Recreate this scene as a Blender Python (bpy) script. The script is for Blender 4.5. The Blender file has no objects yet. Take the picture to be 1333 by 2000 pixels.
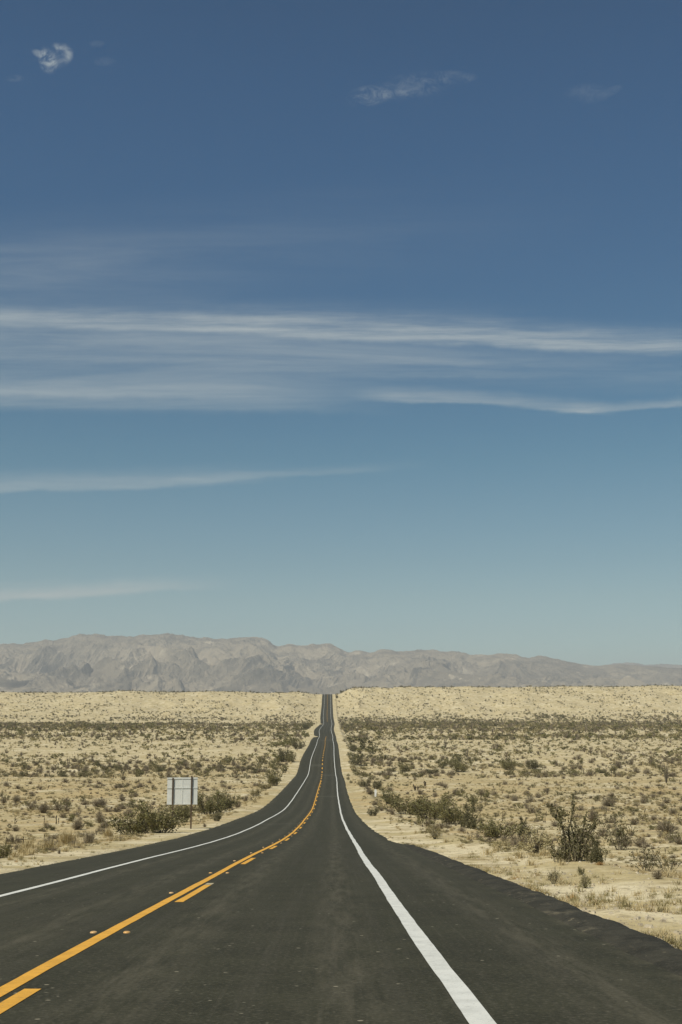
import bpy, math, random
import numpy as np

sc = bpy.context.scene
COL = sc.collection
random.seed(7)
RNG = np.random.default_rng(7)
R = math.radians

# ------------------------------------------------------------------ camera calibration
F_PX, CX, CY = 2400.0, 666.5, 1000.0          # focal length and centre, in photo pixels
PITCH = math.atan(390 / 2400)
CZ = 1.40                                     # the lens is 1.4 m above the road
cp, sp = math.cos(PITCH), math.sin(PITCH)


def ray(px, py):
    u = (px - CX) / F_PX
    v = (CY - py) / F_PX
    return np.array([u, cp - v * sp, sp + v * cp])


# ------------------------------------------------------------------ small numeric helpers
def pchip(xs, ys):
    xs = np.asarray(xs, float)
    ys = np.asarray(ys, float)
    h = np.diff(xs)
    d = np.diff(ys) / h
    m = np.zeros_like(ys)
    m[0], m[-1] = d[0], d[-1]
    for i in range(1, len(xs) - 1):
        if d[i - 1] * d[i] > 0:
            w1, w2 = 2 * h[i] + h[i - 1], h[i] + 2 * h[i - 1]
            m[i] = (w1 + w2) / (w1 / d[i - 1] + w2 / d[i])

    def f(x):
        x = np.asarray(x, float)
        k = np.clip(np.searchsorted(xs, x) - 1, 0, len(xs) - 2)
        t = (x - xs[k]) / h[k]
        tc = np.clip(t, 0, 1)
        a = (1 + 2 * tc) * (1 - tc) ** 2 * ys[k] + tc * (1 - tc) ** 2 * h[k] * m[k] \
            + tc ** 2 * (3 - 2 * tc) * ys[k + 1] + tc ** 2 * (tc - 1) * h[k] * m[k + 1]
        a = a + np.where(t < 0, t * h[k] * m[k], 0) + np.where(t > 1, (t - 1) * h[k] * m[k + 1], 0)
        return a
    return f


def sstep(a, b, x):
    t = np.clip((np.asarray(x, float) - a) / (b - a), 0, 1)
    return t * t * (3 - 2 * t)


def _hash(ix, iy, seed):
    n = (ix.astype(np.int64) * 374761393 + iy.astype(np.int64) * 668265263 + seed * 1442695041) & 0x7fffffff
    n = ((n ^ (n >> 13)) * 1274126177) & 0x7fffffff
    n = ((n ^ (n >> 16)) * 668265263) & 0x7fffffff
    return (n & 0xffff) / 65535.0


def vnoise(x, y, seed=0):
    x = np.asarray(x, float)
    y = np.asarray(y, float)
    ix, iy = np.floor(x), np.floor(y)
    fx, fy = x - ix, y - iy
    fx = fx * fx * fx * (fx * (fx * 6 - 15) + 10)
    fy = fy * fy * fy * (fy * (fy * 6 - 15) + 10)
    a, b = _hash(ix, iy, seed), _hash(ix + 1, iy, seed)
    c, d = _hash(ix, iy + 1, seed), _hash(ix + 1, iy + 1, seed)
    return (a + (b - a) * fx) * (1 - fy) + (c + (d - c) * fx) * fy


def fbm(x, y, octs=4, seed=0, gain=0.5):
    s, a, n = 0.0, 1.0, 0.0
    for o in range(octs):
        s = s + a * (vnoise(x * 2 ** o + 17.3 * o, y * 2 ** o - 9.1 * o, seed + o) - 0.5)
        n += a
        a *= gain
    return s / n * 2


def ridged(x, y, octs=5, seed=0, gain=0.5):
    s, a, n = 0.0, 1.0, 0.0
    for o in range(octs):
        s = s + a * (1 - np.abs(2 * vnoise(x * 2 ** o + 31.7 * o, y * 2 ** o + 5.3 * o, seed + o) - 1))
        n += a
        a *= gain
    return s / n


# ------------------------------------------------------------------ the road: plan and profile
LANES = 7.35
rows = [  # photo row, left white line, centre, right white line
    (1356.0, 634.5, 639.6, 645.4), (1380.6, 633.2, 639.7, 646.0), (1402, 632.8, 640.3, 647.6),
    (1413, 631.3, 639.2, 647.4), (1427, 626.3, 638.2, 649.7), (1438, 625.1, 638, 650.8),
    (1446, 621.2, 636.5, 651.2), (1454, 618.6, 635.3, 652.2), (1481, 610.6, 632.9, 655.4),
    (1511, 604.4, 631.2, 657.4), (1522, 598.2, 628.3, 658.9), (1551, 580.5, 621, 661.7),
    (1577, 559.7, 611.5, 664.6), (1602, 519.8, 595.5, 671.7), (1622, 474, 577, 680), (1640, 414, 552, 689)]
kY, kZ, kC = [], [], []
for (y, xl, xc, xr) in rows:
    z = F_PX * LANES / (xr - xl)
    p = z * ray(xc, y)
    kY.append(p[1]); kZ.append(p[2]); kC.append(p[0])
for Yn in (40.0, 26.0, 14.0, 6.0, 0.0, -40.0):        # the straight ramp in front of the car
    kY.append(Yn); kZ.append(-1.40 - 0.0785 * Yn); kC.append(-2.78 - 0.0075 * Yn)
o = np.argsort(kY)
kY, kZ, kC = np.array(kY)[o], np.array(kZ)[o], np.array(kC)[o]
CREST = kY[-1]
kYz = np.append(kY, [CREST + 130, CREST + 600, 9000, 24000])
kZz = np.append(kZ, [kZ[-1] - 1.0, kZ[-1] - 22, -30, -30])
H0 = pchip(kYz, kZz)
kCs = np.append(kY, [2600, 24000])
lin = np.polyfit(kY, kC, 1)
kCx = np.append(0.35 * np.polyval(lin, kY) + 0.65 * kC, [np.polyval(lin, 2600), np.polyval(lin, 2600) - 40])
# keep the curve gentle: average neighbouring knots
kCx[7:-3] = 0.25 * kCx[6:-4] + 0.5 * kCx[7:-3] + 0.25 * kCx[8:-2]
XC0 = pchip(kCs, kCx)


def H(Y):
    Y = np.asarray(Y, float)
    return (H0(Y - 5) + 2 * H0(Y) + H0(Y + 5)) / 4 + CZ


def XC(Y):
    Y = np.asarray(Y, float)
    return (XC0(Y - 8) + 2 * XC0(Y) + XC0(Y + 8)) / 4


def XLf(Y):
    return XC(Y) - (LANES / 2 - 0.2 * (1 - sstep(20, 70, Y)))


def XRf(Y):
    return XC(Y) + (LANES / 2 - 0.015 * (1 - sstep(20, 70, Y)))


def shoulder_left(Y):
    return 2.6 + 0.7 * sstep(20, 70, Y) - 0.3 * sstep(800, 1100, Y) - 2.6 * np.exp(-((Y - 690) / 13) ** 2) - 2.2 * np.exp(-((Y - 1085) / 16) ** 2)


def shoulder_right(Y):
    return 2.05 - 0.1 * sstep(30, 120, Y) + 0.7 * sstep(800, 1200, Y)


def road_z(X, Y):
    s = X - XC(Y)
    c = 0.028 * (1 - sstep(40, 150, Y)) + 0.008
    return H(Y) - c * np.maximum(0, -s - 0.2) - 0.012 * np.maximum(0, s - 3.7)


def berm_on(Y):
    return 1 - sstep(44, 66, Y)


def terrain_z(X, Y):
    X, Y = np.broadcast_arrays(np.asarray(X, float), np.asarray(Y, float))
    eL = XLf(Y) - shoulder_left(Y)
    eR = XRf(Y) + shoulder_right(Y) + 0.75 * berm_on(Y)
    tl, tr = eL - X, X - eR                    # metres outside either pavement edge
    t = np.maximum(tl, tr)
    zl = road_z(eL, Y)
    zr = road_z(eR, Y) - 0.10 * berm_on(Y)
    base = np.where(tl > tr, zl, zr)
    out = np.maximum(t, 0)
    z = base + 0.03
    # ragged edge of sand lying over the pavement, dropping away underneath it
    z = z + 0.05 * fbm(X / 0.9, Y / 1.6, 4, 11) * np.exp(-(t / 2.5) ** 2)
    z = z - 0.45 * sstep(0.05, 0.9, -t)
    # verge, bank and shallow ditch on the right
    z = z + np.where(tr > 0, 0.16 * sstep(1.0, 3.2, tr) * (1 - sstep(3.4, 4.6, tr)) * sstep(15, 40, Y), 0)
    z = z - np.where(tr > 0, 0.55 * sstep(3.4, 5.2, tr) * sstep(15, 40, Y) * (1 - 0.7 * sstep(9, 22, tr)), 0)
    z = z - np.where(tl > 0, 0.30 * sstep(2.0, 6.0, tl) * (1 - 0.6 * sstep(10, 24, tl)), 0)
    z = z + 0.10 * sstep(0.5, 4, out) * fbm(X / 2.2, Y / 2.2, 4, 21)
    z = z + 0.55 * sstep(6, 40, out) * fbm(X / 26, Y / 34, 4, 31)
    # the bluff: eroded mounds on both sides of the cutting
    far = sstep(1120, 1290, Y) * (1 - 0.75 * sstep(CREST - 90, CREST + 10, Y))
    side = sstep(3, 30, out)
    g = ridged(X / 105 + 0.25 * fbm(X / 60, Y / 80, 2, 44), Y / 420, 4, 41, 0.55) - 0.55
    g = g + 0.5 * (ridged(X / 38, Y / 150, 3, 47, 0.5) - 0.5)
    g = g + 0.35 * fbm(X / 15, Y / 40, 3, 49)
    z = z + side * far * (5.5 * g + 1.1 * fbm(X / 6.0, Y / 22, 4, 55, 0.6))
    crest = sstep(1230, CREST - 70, Y)
    topn = 1.2 * fbm(X / 45, Y / 90, 3, 52)
    z = z + side * crest * np.where(tr > tl, 8.2 + 2.2 * sstep(40, 330, out) + topn, 2.4 + topn)
    return z


def ground_hit(px, py):
    d = ray(px, py)
    Ys = np.geomspace(4, 1700, 6000)
    k = Ys / d[1]
    X = k * d[0]
    Z = CZ + k * d[2]
    below = Z <= terrain_z(X, Ys)
    i = int(np.argmax(below)) if below.any() else len(Ys) - 1
    Y = Ys[i]
    return float(X[i]), float(Y), float(terrain_z(X[i], Y))


# ------------------------------------------------------------------ scene helpers
def tag(ob, label=None, cat=None, group=None, kind=None):
    if label: ob['label'] = label
    if cat: ob['category'] = cat
    if group: ob['group'] = group
    if kind: ob['kind'] = kind
    return ob


def link(name, me, parent=None):
    ob = bpy.data.objects.new(name, me)
    COL.objects.link(ob)
    if parent is not None:
        ob.parent = parent
    return ob


def mesh_np(name, V, Q, mats, mi=None, smooth=False, uv=None):
    V = np.asarray(V, np.float32)
    Q = np.asarray(Q, np.int32)
    me = bpy.data.meshes.new(name)
    n, k = Q.shape
    me.vertices.add(len(V))
    me.vertices.foreach_set('co', V.ravel())
    me.loops.add(n * k)
    me.loops.foreach_set('vertex_index', Q.ravel())
    me.polygons.add(n)
    me.polygons.foreach_set('loop_start', np.arange(0, n * k, k, dtype=np.int32))
    for m in mats:
        me.materials.append(m)
    if mi is not None:
        me.polygons.foreach_set('material_index', np.asarray(mi, np.int32))
    me.polygons.foreach_set('use_smooth', np.full(n, bool(smooth)))
    if uv is not None:
        l = me.uv_layers.new(name='UVMap')
        l.data.foreach_set('uv', np.asarray(uv, np.float32)[Q.ravel()].ravel())
    me.update(calc_edges=True)
    me.validate()
    return me


def grid_quads(nr, nc):
    i = np.arange((nr - 1) * (nc - 1))
    r, c = i // (nc - 1), i % (nc - 1)
    a = r * nc + c
    return np.stack([a, a + 1, a + nc + 1, a + nc], 1)


class MB:
    """Collects quads into one mesh."""

    def __init__(self):
        self.V, self.Q = [], []

    def quad(self, a, b, c, d):
        n = len(self.V)
        self.V += [tuple(a), tuple(b), tuple(c), tuple(d)]
        self.Q.append((n, n + 1, n + 2, n + 3))

    def tube(self, pts, rad, sides=5, cap=True):
        n0 = len(self.V)
        pts = [np.asarray(p, float) for p in pts]
        for i, p in enumerate(pts):
            d = pts[min(i + 1, len(pts) - 1)] - pts[max(i - 1, 0)]
            d = d / (np.linalg.norm(d) + 1e-9)
            a = np.cross(d, (0.31, 0.95, 0.05) if abs(d[1]) < 0.9 else (1, 0, 0))
            a /= np.linalg.norm(a)
            b = np.cross(d, a)
            for s in range(sides):
                t = 2 * math.pi * s / sides
                self.V.append(tuple(p + rad[i] * (a * math.cos(t) + b * math.sin(t))))
        for i in range(len(pts) - 1):
            for s in range(sides):
                s2 = (s + 1) % sides
                self.Q.append((n0 + i * sides + s, n0 + i * sides + s2, n0 + (i + 1) * sides + s2, n0 + (i + 1) * sides + s))
        if cap and sides in (4, 6):
            e = n0 + (len(pts) - 1) * sides
            self.Q.append((e, e + 1, e + 2, e + 3))
            if sides == 6:
                self.Q.append((e, e + 3, e + 4, e + 5))

    def box(self, x0, x1, y0, y1, z0, z1):
        n = len(self.V)
        self.V += [(x0, y0, z0), (x1, y0, z0), (x1, y1, z0), (x0, y1, z0), (x0, y0, z1), (x1, y0, z1), (x1, y1, z1), (x0, y1, z1)]
        self.Q += [tuple(n + i for i in q) for q in ((0, 3, 2, 1), (4, 5, 6, 7), (0, 1, 5, 4), (1, 2, 6, 5), (2, 3, 7, 6), (3, 0, 4, 7))]

    def mesh(self, name, mat, smooth=False):
        return mesh_np(name, self.V, self.Q, [mat], smooth=smooth)

    def arr(self):
        return np.array(self.V, float).reshape(-1, 3), np.array(self.Q, int).reshape(-1, 4)


# ------------------------------------------------------------------ node helpers
class NT:
    def __init__(self, tree):
        self.t = tree

    def n(self, typ, **kw):
        nd = self.t.nodes.new(typ)
        for k, v in kw.items():
            setattr(nd, k, v)
        return nd

    def put(self, sock, val):
        if isinstance(val, bpy.types.NodeSocket):
            self.t.links.new(val, sock)
        else:
            sock.default_value = val

    def m(self, op, a, b=0.0, c=0.0, clamp=False):
        nd = self.n('ShaderNodeMath', operation=op, use_clamp=clamp)
        self.put(nd.inputs[0], a); self.put(nd.inputs[1], b); self.put(nd.inputs[2], c)
        return nd.outputs[0]

    def vm(self, op, a, b=(0, 0, 0)):
        nd = self.n('ShaderNodeVectorMath', operation=op)
        self.put(nd.inputs[0], a); self.put(nd.inputs[1], b)
        return nd.outputs[0]

    def noise(self, vec, scale, detail=4, rough=0.55, dist=0.0):
        nd = self.n('ShaderNodeTexNoise')
        self.put(nd.inputs['Vector'], vec)
        nd.inputs['Scale'].default_value = scale
        nd.inputs['Detail'].default_value = detail
        nd.inputs['Roughness'].default_value = rough
        nd.inputs['Distortion'].default_value = dist
        return nd.outputs['Fac']

    def mr(self, v, a, b, c=0.0, d=1.0, smooth=True):
        nd = self.n('ShaderNodeMapRange', interpolation_type='SMOOTHSTEP' if smooth else 'LINEAR', clamp=True)
        self.put(nd.inputs[0], v); self.put(nd.inputs[1], a); self.put(nd.inputs[2], b)
        self.put(nd.inputs[3], c); self.put(nd.inputs[4], d)
        return nd.outputs[0]

    def mix(self, f, a, b, blend='MIX'):
        nd = self.n('ShaderNodeMix', data_type='RGBA', blend_type=blend)
        self.put(nd.inputs[0], f)
        self.put(nd.inputs[6], a if isinstance(a, bpy.types.NodeSocket) else (*a, 1))
        self.put(nd.inputs[7], b if isinstance(b, bpy.types.NodeSocket) else (*b, 1))
        return nd.outputs[2]

    def comb(self, x, y, z):
        nd = self.n('ShaderNodeCombineXYZ')
        self.put(nd.inputs[0], x); self.put(nd.inputs[1], y); self.put(nd.inputs[2], z)
        return nd.outputs[0]

    def sep(self, v):
        nd = self.n('ShaderNodeSeparateXYZ')
        self.put(nd.inputs[0], v)
        return nd.outputs

    def bump(self, h, strength, dist):
        nd = self.n('ShaderNodeBump')
        nd.inputs['Strength'].default_value = strength
        nd.inputs['Distance'].default_value = dist
        self.put(nd.inputs['Height'], h)
        return nd.outputs[0]


def material(name, build, rough=0.9, spec=0.2):
    ma = bpy.data.materials.new(name)
    ma.use_nodes = True
    T = NT(ma.node_tree)
    b = ma.node_tree.nodes['Principled BSDF']
    b.inputs['Roughness'].default_value = rough
    b.inputs['Specular IOR Level'].default_value = spec
    r = build(T)
    col, nor, rgh = (r + (None, None))[:3] if isinstance(r, tuple) else (r, None, None)
    T.put(b.inputs['Base Color'], col if isinstance(col, bpy.types.NodeSocket) else (*col, 1))
    if nor is not None: T.put(b.inputs['Normal'], nor)
    if rgh is not None: T.put(b.inputs['Roughness'], rgh)
    return ma


def pos(T):
    return T.n('ShaderNodeNewGeometry').outputs['Position']


# ------------------------------------------------------------------ materials
def b_sand(T):
    P = pos(T)
    flat = T.vm('MULTIPLY', P, (1, 1, 0.3))
    n_big = T.noise(flat, 0.035, 4, 0.6)
    n_mid = T.noise(flat, 0.22, 5, 0.6)
    n_fine = T.noise(P, 2.2, 5, 0.65)
    n_grit = T.noise(P, 9.0, 3, 0.7)
    c = T.mix(T.mr(n_mid, 0.42, 0.58), (0.495, 0.405, 0.212), (0.71, 0.615, 0.405))
    gy = T.sep(P)[1]
    gx = T.sep(P)[0]
    verge = T.m('MULTIPLY', T.mr(T.m('ABSOLUTE', T.m('ADD', gx, 2.6)), 11.0, 8.0), T.mr(gy, 150, 100))
    verge = T.m('MULTIPLY', verge, T.mr(T.noise(flat, 0.35, 4, 0.6), 0.30, 0.48))
    grassy = T.m('ADD', T.m('MULTIPLY', T.mr(gy, 420, 270), 0.60), 0.30)
    grassy = T.m('MULTIPLY', grassy, T.m('SUBTRACT', 1.0, T.m('MULTIPLY', verge, 0.85)))
    c = T.mix(T.m('MULTIPLY', T.mr(n_big, 0.40, 0.60), grassy), c, (0.50, 0.39, 0.19))
    c = T.mix(T.m('MULTIPLY', T.mr(T.noise(flat, 0.11, 5, 0.65), 0.50, 0.62), T.m('MULTIPLY', grassy, 0.9)), c, (0.50, 0.365, 0.17))
    c = T.mix(T.m('MULTIPLY', T.mr(T.noise(flat, 0.5, 4, 0.7), 0.50, 0.60), grassy), c, (0.34, 0.265, 0.135))
    c = T.mix(T.m('MULTIPLY', T.mr(T.noise(flat, 0.31, 5, 0.7), 0.53, 0.64), 0.7), c, (0.38, 0.30, 0.165))
    c = T.mix(T.m('MULTIPLY', T.mr(n_fine, 0.52, 0.68), 0.7), c, (0.33, 0.265, 0.155))
    c = T.mix(T.m('MULTIPLY', T.mr(n_grit, 0.55, 0.68), 0.7), c, (0.25, 0.205, 0.13))
    c = T.mix(T.m('MULTIPLY', T.mr(n_grit, 0.40, 0.30), 0.5), c, (0.70, 0.62, 0.46))
    h = T.m('ADD', T.m('MULTIPLY', n_fine, 0.6), T.m('MULTIPLY', n_grit, 0.3))
    return c, T.bump(h, 0.6, 0.08)


def b_asphalt(T):
    uv = T.n('ShaderNodeUVMap').outputs[0]
    u, v, _ = T.sep(uv)
    P = pos(T)
    grain = T.noise(P, 24, 4, 0.75)
    mot = T.noise(P, 1.1, 5, 0.6)
    lng = T.noise(T.comb(T.m('MULTIPLY', u, 2.6), T.m('MULTIPLY', v, 0.045), 0), 1.0, 5, 0.65)
    lng2 = T.noise(T.comb(T.m('MULTIPLY', u, 14), T.m('MULTIPLY', v, 0.16), 3), 1.0, 4, 0.65)
    c = T.mix(T.mr(mot, 0.3, 0.7), (0.034, 0.0325, 0.0180), (0.048, 0.0455, 0.0255))
    c = T.mix(T.m('MULTIPLY', T.mr(lng, 0.45, 0.72), 0.55), c, (0.064, 0.058, 0.039))
    c = T.mix(T.m('MULTIPLY', T.mr(lng2, 0.52, 0.75), 0.45), c, (0.082, 0.074, 0.051))
    # dusty wheel paths
    tot = None
    for uc, wd in ((0.95, 0.34), (2.75, 0.30), (-0.95, 0.32), (-2.7, 0.3), (4.9, 0.35)):
        d = T.m('DIVIDE', T.m('SUBTRACT', u, uc), wd)
        g = T.m('POWER', 2.718, T.m('MULTIPLY', T.m('MULTIPLY', d, d), -1.0))
        tot = g if tot is None else T.m('ADD', tot, g)
    brk = T.mr(T.noise(T.comb(T.m('MULTIPLY', u, 5), T.m('MULTIPLY', v, 0.5), 8), 1.0, 5, 0.7), 0.36, 0.68)
    c = T.mix(T.m('MULTIPLY', T.m('MULTIPLY', tot, brk), 0.7), c, (0.105, 0.093, 0.061))
    # short paler bands across the lanes at set distances
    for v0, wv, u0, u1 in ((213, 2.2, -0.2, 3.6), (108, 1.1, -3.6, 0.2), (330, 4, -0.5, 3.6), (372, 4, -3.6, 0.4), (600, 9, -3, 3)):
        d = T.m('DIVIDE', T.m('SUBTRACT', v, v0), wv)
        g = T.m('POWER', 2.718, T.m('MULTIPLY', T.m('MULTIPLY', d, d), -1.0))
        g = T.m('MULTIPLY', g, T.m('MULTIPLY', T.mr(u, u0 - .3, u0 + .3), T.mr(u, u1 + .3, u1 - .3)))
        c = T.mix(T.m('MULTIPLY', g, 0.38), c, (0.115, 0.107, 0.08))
    # bright stone chips
    vo = T.n('ShaderNodeTexVoronoi')
    T.put(vo.inputs['Vector'], P)
    vo.inputs['Scale'].default_value = 5.5
    chip = T.m('MULTIPLY', T.mr(vo.outputs['Distance'], 0.15, 0.08), T.mr(T.noise(P, 3.3, 2), 0.56, 0.62))
    c = T.mix(T.m('MULTIPLY', chip, 0.9), c, (0.34, 0.30, 0.21))
    c = T.mix(T.m('MULTIPLY', T.mr(grain, 0.5, 0.72), 0.7), c, (0.125, 0.112, 0.078))
    c = T.mix(T.m('MULTIPLY', T.mr(grain, 0.48, 0.32), 0.6), c, (0.020, 0.018, 0.013))
    # blown sand along both edges
    sandm = T.m('ADD', T.mr(u, -5.7, -7.0), T.mr(u, 5.35, 6.1))
    sandm = T.m('MULTIPLY', sandm, T.mr(T.noise(P, 1.6, 5, 0.7), 0.48, 0.62))
    c = T.mix(T.m('MULTIPLY', sandm, 0.4), c, (0.20, 0.17, 0.11))
    return c, T.bump(T.m('ADD', grain, T.m('MULTIPLY', mot, 0.4)), 0.35, 0.012)


def b_berm(T):
    P = pos(T)
    n1 = T.noise(P, 2.2, 5, 0.65)
    n2 = T.noise(P, 26, 3, 0.7)
    c = T.mix(T.mr(n1, 0.35, 0.68), (0.028, 0.026, 0.018), (0.056, 0.051, 0.035))
    c = T.mix(T.m('MULTIPLY', T.mr(n2, 0.5, 0.75), 0.5), c, (0.11, 0.10, 0.075))
    d = T.mr(T.noise(T.vm('MULTIPLY', P, (1.6, 0.5, 1)), 1.7, 6, 0.7), 0.55, 0.68)
    c = T.mix(T.m('MULTIPLY', d, 0.5), c, (0.17, 0.145, 0.095))
    sp = T.m('MULTIPLY', T.mr(T.noise(P, 5.0, 5, 0.7), 0.60, 0.68), T.mr(T.noise(P, 0.5, 3), 0.45, 0.6))
    c = T.mix(T.m('MULTIPLY', sp, 0.7), c, (0.36, 0.30, 0.19))
    return c, T.bump(T.m('ADD', n2, T.m('MULTIPLY', n1, 2.0)), 0.55, 0.03)


def paint(col, worn):
    def f(T):
        P = pos(T)
        c = T.mix(T.mr(T.noise(P, 3.5, 5, 0.65), 0.35, 0.75), col, tuple(0.80 * x for x in col))
        return T.mix(T.m('MULTIPLY', T.m('MAXIMUM', T.mr(T.noise(P, 42, 3, 0.7), 0.58, 0.72), T.m('MULTIPLY', T.mr(T.noise(P, 5, 6, 0.75), 0.56, 0.70), 0.6)), worn), c, (0.12, 0.11, 0.085))
    return f


def leafy(c0, c1, c2, sc_=0.9):
    def f(T):
        P = pos(T)
        oi = T.n('ShaderNodeObjectInfo').outputs['Random']
        c = T.mix(T.mr(T.noise(P, sc_, 3, 0.6), 0.35, 0.65), c0, c1)
        c = T.mix(T.mr(T.noise(P, 14.0, 2, 0.6), 0.5, 0.72), c, c2)
        return T.mix(T.m('MULTIPLY', oi, 0.35), c, c2)
    return f


M = {}
M['sand'] = material('desert_sand', b_sand, 0.95, 0.1)
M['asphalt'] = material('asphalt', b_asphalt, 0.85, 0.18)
M['berm'] = material('berm_asphalt', b_berm, 0.9, 0.2)
M['white'] = material('white_road_paint', paint((0.73, 0.72, 0.645), 0.6), 0.7, 0.3)
M['yellow'] = material('yellow_road_paint', paint((0.80, 0.41, 0.05), 0.55), 0.7, 0.3)
M['pale'] = material('worn_road_paint', paint((0.50, 0.42, 0.25), 0.8), 0.8, 0.2)
M['leaf'] = material('creosote_leaf', leafy((0.098, 0.092, 0.032), (0.148, 0.134, 0.048), (0.22, 0.19, 0.078)), 0.75, 0.25)
M['leafdark'] = material('dark_leaf', leafy((0.068, 0.064, 0.027), (0.105, 0.095, 0.041), (0.16, 0.14, 0.066)), 0.75, 0.25)
M['olive'] = material('olive_leaf', leafy((0.20, 0.17, 0.075), (0.27, 0.225, 0.105), (0.34, 0.28, 0.14)), 0.85, 0.15)
M['sage'] = material('pale_sage', leafy((0.31, 0.262, 0.135), (0.39, 0.33, 0.175), (0.46, 0.39, 0.22)), 0.9, 0.1)
M['twig'] = material('grey_twig', leafy((0.16, 0.13, 0.085), (0.22, 0.18, 0.12), (0.29, 0.24, 0.16)), 0.9, 0.1)
M['stem'] = material('shrub_stem', leafy((0.10, 0.082, 0.055), (0.15, 0.125, 0.085), (0.22, 0.19, 0.14)), 0.9, 0.1)
M['straw'] = material('dry_straw', leafy((0.40, 0.315, 0.165), (0.47, 0.38, 0.205), (0.54, 0.45, 0.26)), 0.9, 0.1)
M['cactus'] = material('dead_cactus', leafy((0.045, 0.036, 0.024), (0.075, 0.058, 0.038), (0.12, 0.095, 0.06)), 0.9, 0.1)
M['rust'] = material('rusty_grass', leafy((0.34, 0.20, 0.075), (0.42, 0.27, 0.11), (0.5, 0.35, 0.17)), 0.9, 0.1)


def b_stone(T):
    P = pos(T)
    return T.mix(T.mr(T.noise(P, 1.5, 4), 0.3, 0.7), (0.30, 0.25, 0.17), (0.55, 0.48, 0.35))


M['stone'] = material('pebble', b_stone, 0.9, 0.15)


def b_alu(T):
    P = pos(T)
    c = T.mix(T.mr(T.noise(P, 2.6, 4, 0.6), 0.3, 0.7), (0.70, 0.70, 0.65), (0.63, 0.63, 0.58))
    st = T.noise(T.vm('MULTIPLY', P, (9, 9, 0.7)), 1.0, 4, 0.7)
    return T.mix(T.m('MULTIPLY', T.mr(st, 0.52, 0.75), 0.08), c, (0.46, 0.45, 0.39))


M['alu'] = material('weathered_aluminium', b_alu, 0.9, 0.15)
M['post'] = material('brown_post', leafy((0.060, 0.040, 0.025), (0.085, 0.058, 0.036), (0.11, 0.075, 0.045), 2.5), 0.8, 0.3)
M['plastic'] = material('white_marker', paint((0.80, 0.80, 0.77), 0.15), 0.5, 0.4)
M['amber'] = material('amber_marker', lambda T: T.mix(T.mr(T.noise(pos(T), 9, 3), .4, .7), (0.62, 0.34, 0.10), (0.60, 0.42, 0.22)), 0.35, 0.5)


def b_mount(T):
    P = pos(T)
    n1 = T.noise(P, 0.0009, 6, 0.62)
    n2 = T.noise(P, 0.005, 8, 0.74)
    c = T.mix(T.mr(n1, 0.38, 0.62), (0.235, 0.195, 0.137), (0.37, 0.305, 0.208))
    c = T.mix(T.m('MULTIPLY', T.mr(n2, 0.48, 0.60), 0.8), c, (0.165, 0.14, 0.10))
    c = T.mix(T.m('MULTIPLY', T.mr(n2, 0.43, 0.34), 0.8), c, (0.58, 0.49, 0.35))
    rk = T.noise(P, 0.02, 4, 0.7)
    return T.mix(T.m('MULTIPLY', T.mr(rk, 0.6, 0.75), 0.5), c, (0.56, 0.51, 0.41)), T.bump(n2, 0.8, 60)


M['mountain'] = material('bare_mountain', b_mount, 0.95, 0.05)

# ------------------------------------------------------------------ ground, road and paint
Yrows = [-30.0]
while Yrows[-1] < 20000:
    y = Yrows[-1]
    if y < 3: st = 3.0
    elif y < 60: st = 0.3
    elif y < 1700: st = max(0.3, 0.0055 * y)
    else: st = 0.06 * y
    Yrows.append(y + st)
Yrows = np.array(Yrows)

a = np.concatenate([np.arange(0, 6, 0.2), np.geomspace(6, 1.0e3, 170)])
sideT = a / a[-1]


def side_offsets(Y):
    """Lateral distances from the pavement edge: fine by the road, wide at the far end."""
    W = np.where(Y < 0, 60, 60 + 0.55 * Y)[:, None]
    n1 = 26
    first = np.linspace(0, 6, n1, endpoint=False)[None, :]
    k = np.linspace(0, 1, 190)[None, :]
    rest = 6 + (W - 6) * (0.35 * k + 0.65 * k ** 2)
    return np.concatenate([np.repeat(first, len(Y), 0), rest], 1)


off = side_offsets(Yrows)
Yc = Yrows[:, None]
eL = (XLf(Yrows) - shoulder_left(Yrows))[:, None]
eR = (XRf(Yrows) + shoulder_right(Yrows) + 0.75 * berm_on(Yrows))[:, None]
inner = np.array([0.25, 0.5, 1.0])[None, :]
XX = np.concatenate([(eL - off)[:, ::-1], eL + inner, (eR - inner)[:, ::-1], eR + off], 1)
YY = np.repeat(Yc, XX.shape[1], 1)
ZZ = terrain_z(XX, YY)
V = np.stack([XX, YY, ZZ], -1).reshape(-1, 3)
me = mesh_np('ground', V, grid_quads(*XX.shape), [M['sand']], smooth=True)
tag(link('ground', me), kind='structure')

# asphalt
Yroad = Yrows[(Yrows > -31) & (Yrows < CREST + 500)]
offs = np.array([-1, -0.66, -0.33])
cols = []
for Y in Yroad:
    c = float(XC(Y)); l = float(XLf(Y)); r = float(XRf(Y))
    sl, sr = float(shoulder_left(Y)), float(shoulder_right(Y))
    cols.append([l - sl - 0.7, l - sl, l - sl * .5, l, (l + c) / 2, c - 0.2, c, c + .25, (c + r) / 2, c + 3.7, r + sr * .5, r + sr, r + sr + 0.6])
XX = np.array(cols)
YY = np.repeat(Yroad[:, None], XX.shape[1], 1)
ZZ = road_z(XX, YY)
uv = np.stack([XX - XC(Yroad)[:, None], YY], -1).reshape(-1, 2)
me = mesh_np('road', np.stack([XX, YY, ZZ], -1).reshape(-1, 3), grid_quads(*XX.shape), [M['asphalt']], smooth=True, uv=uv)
tag(link('road', me), kind='structure')

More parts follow.
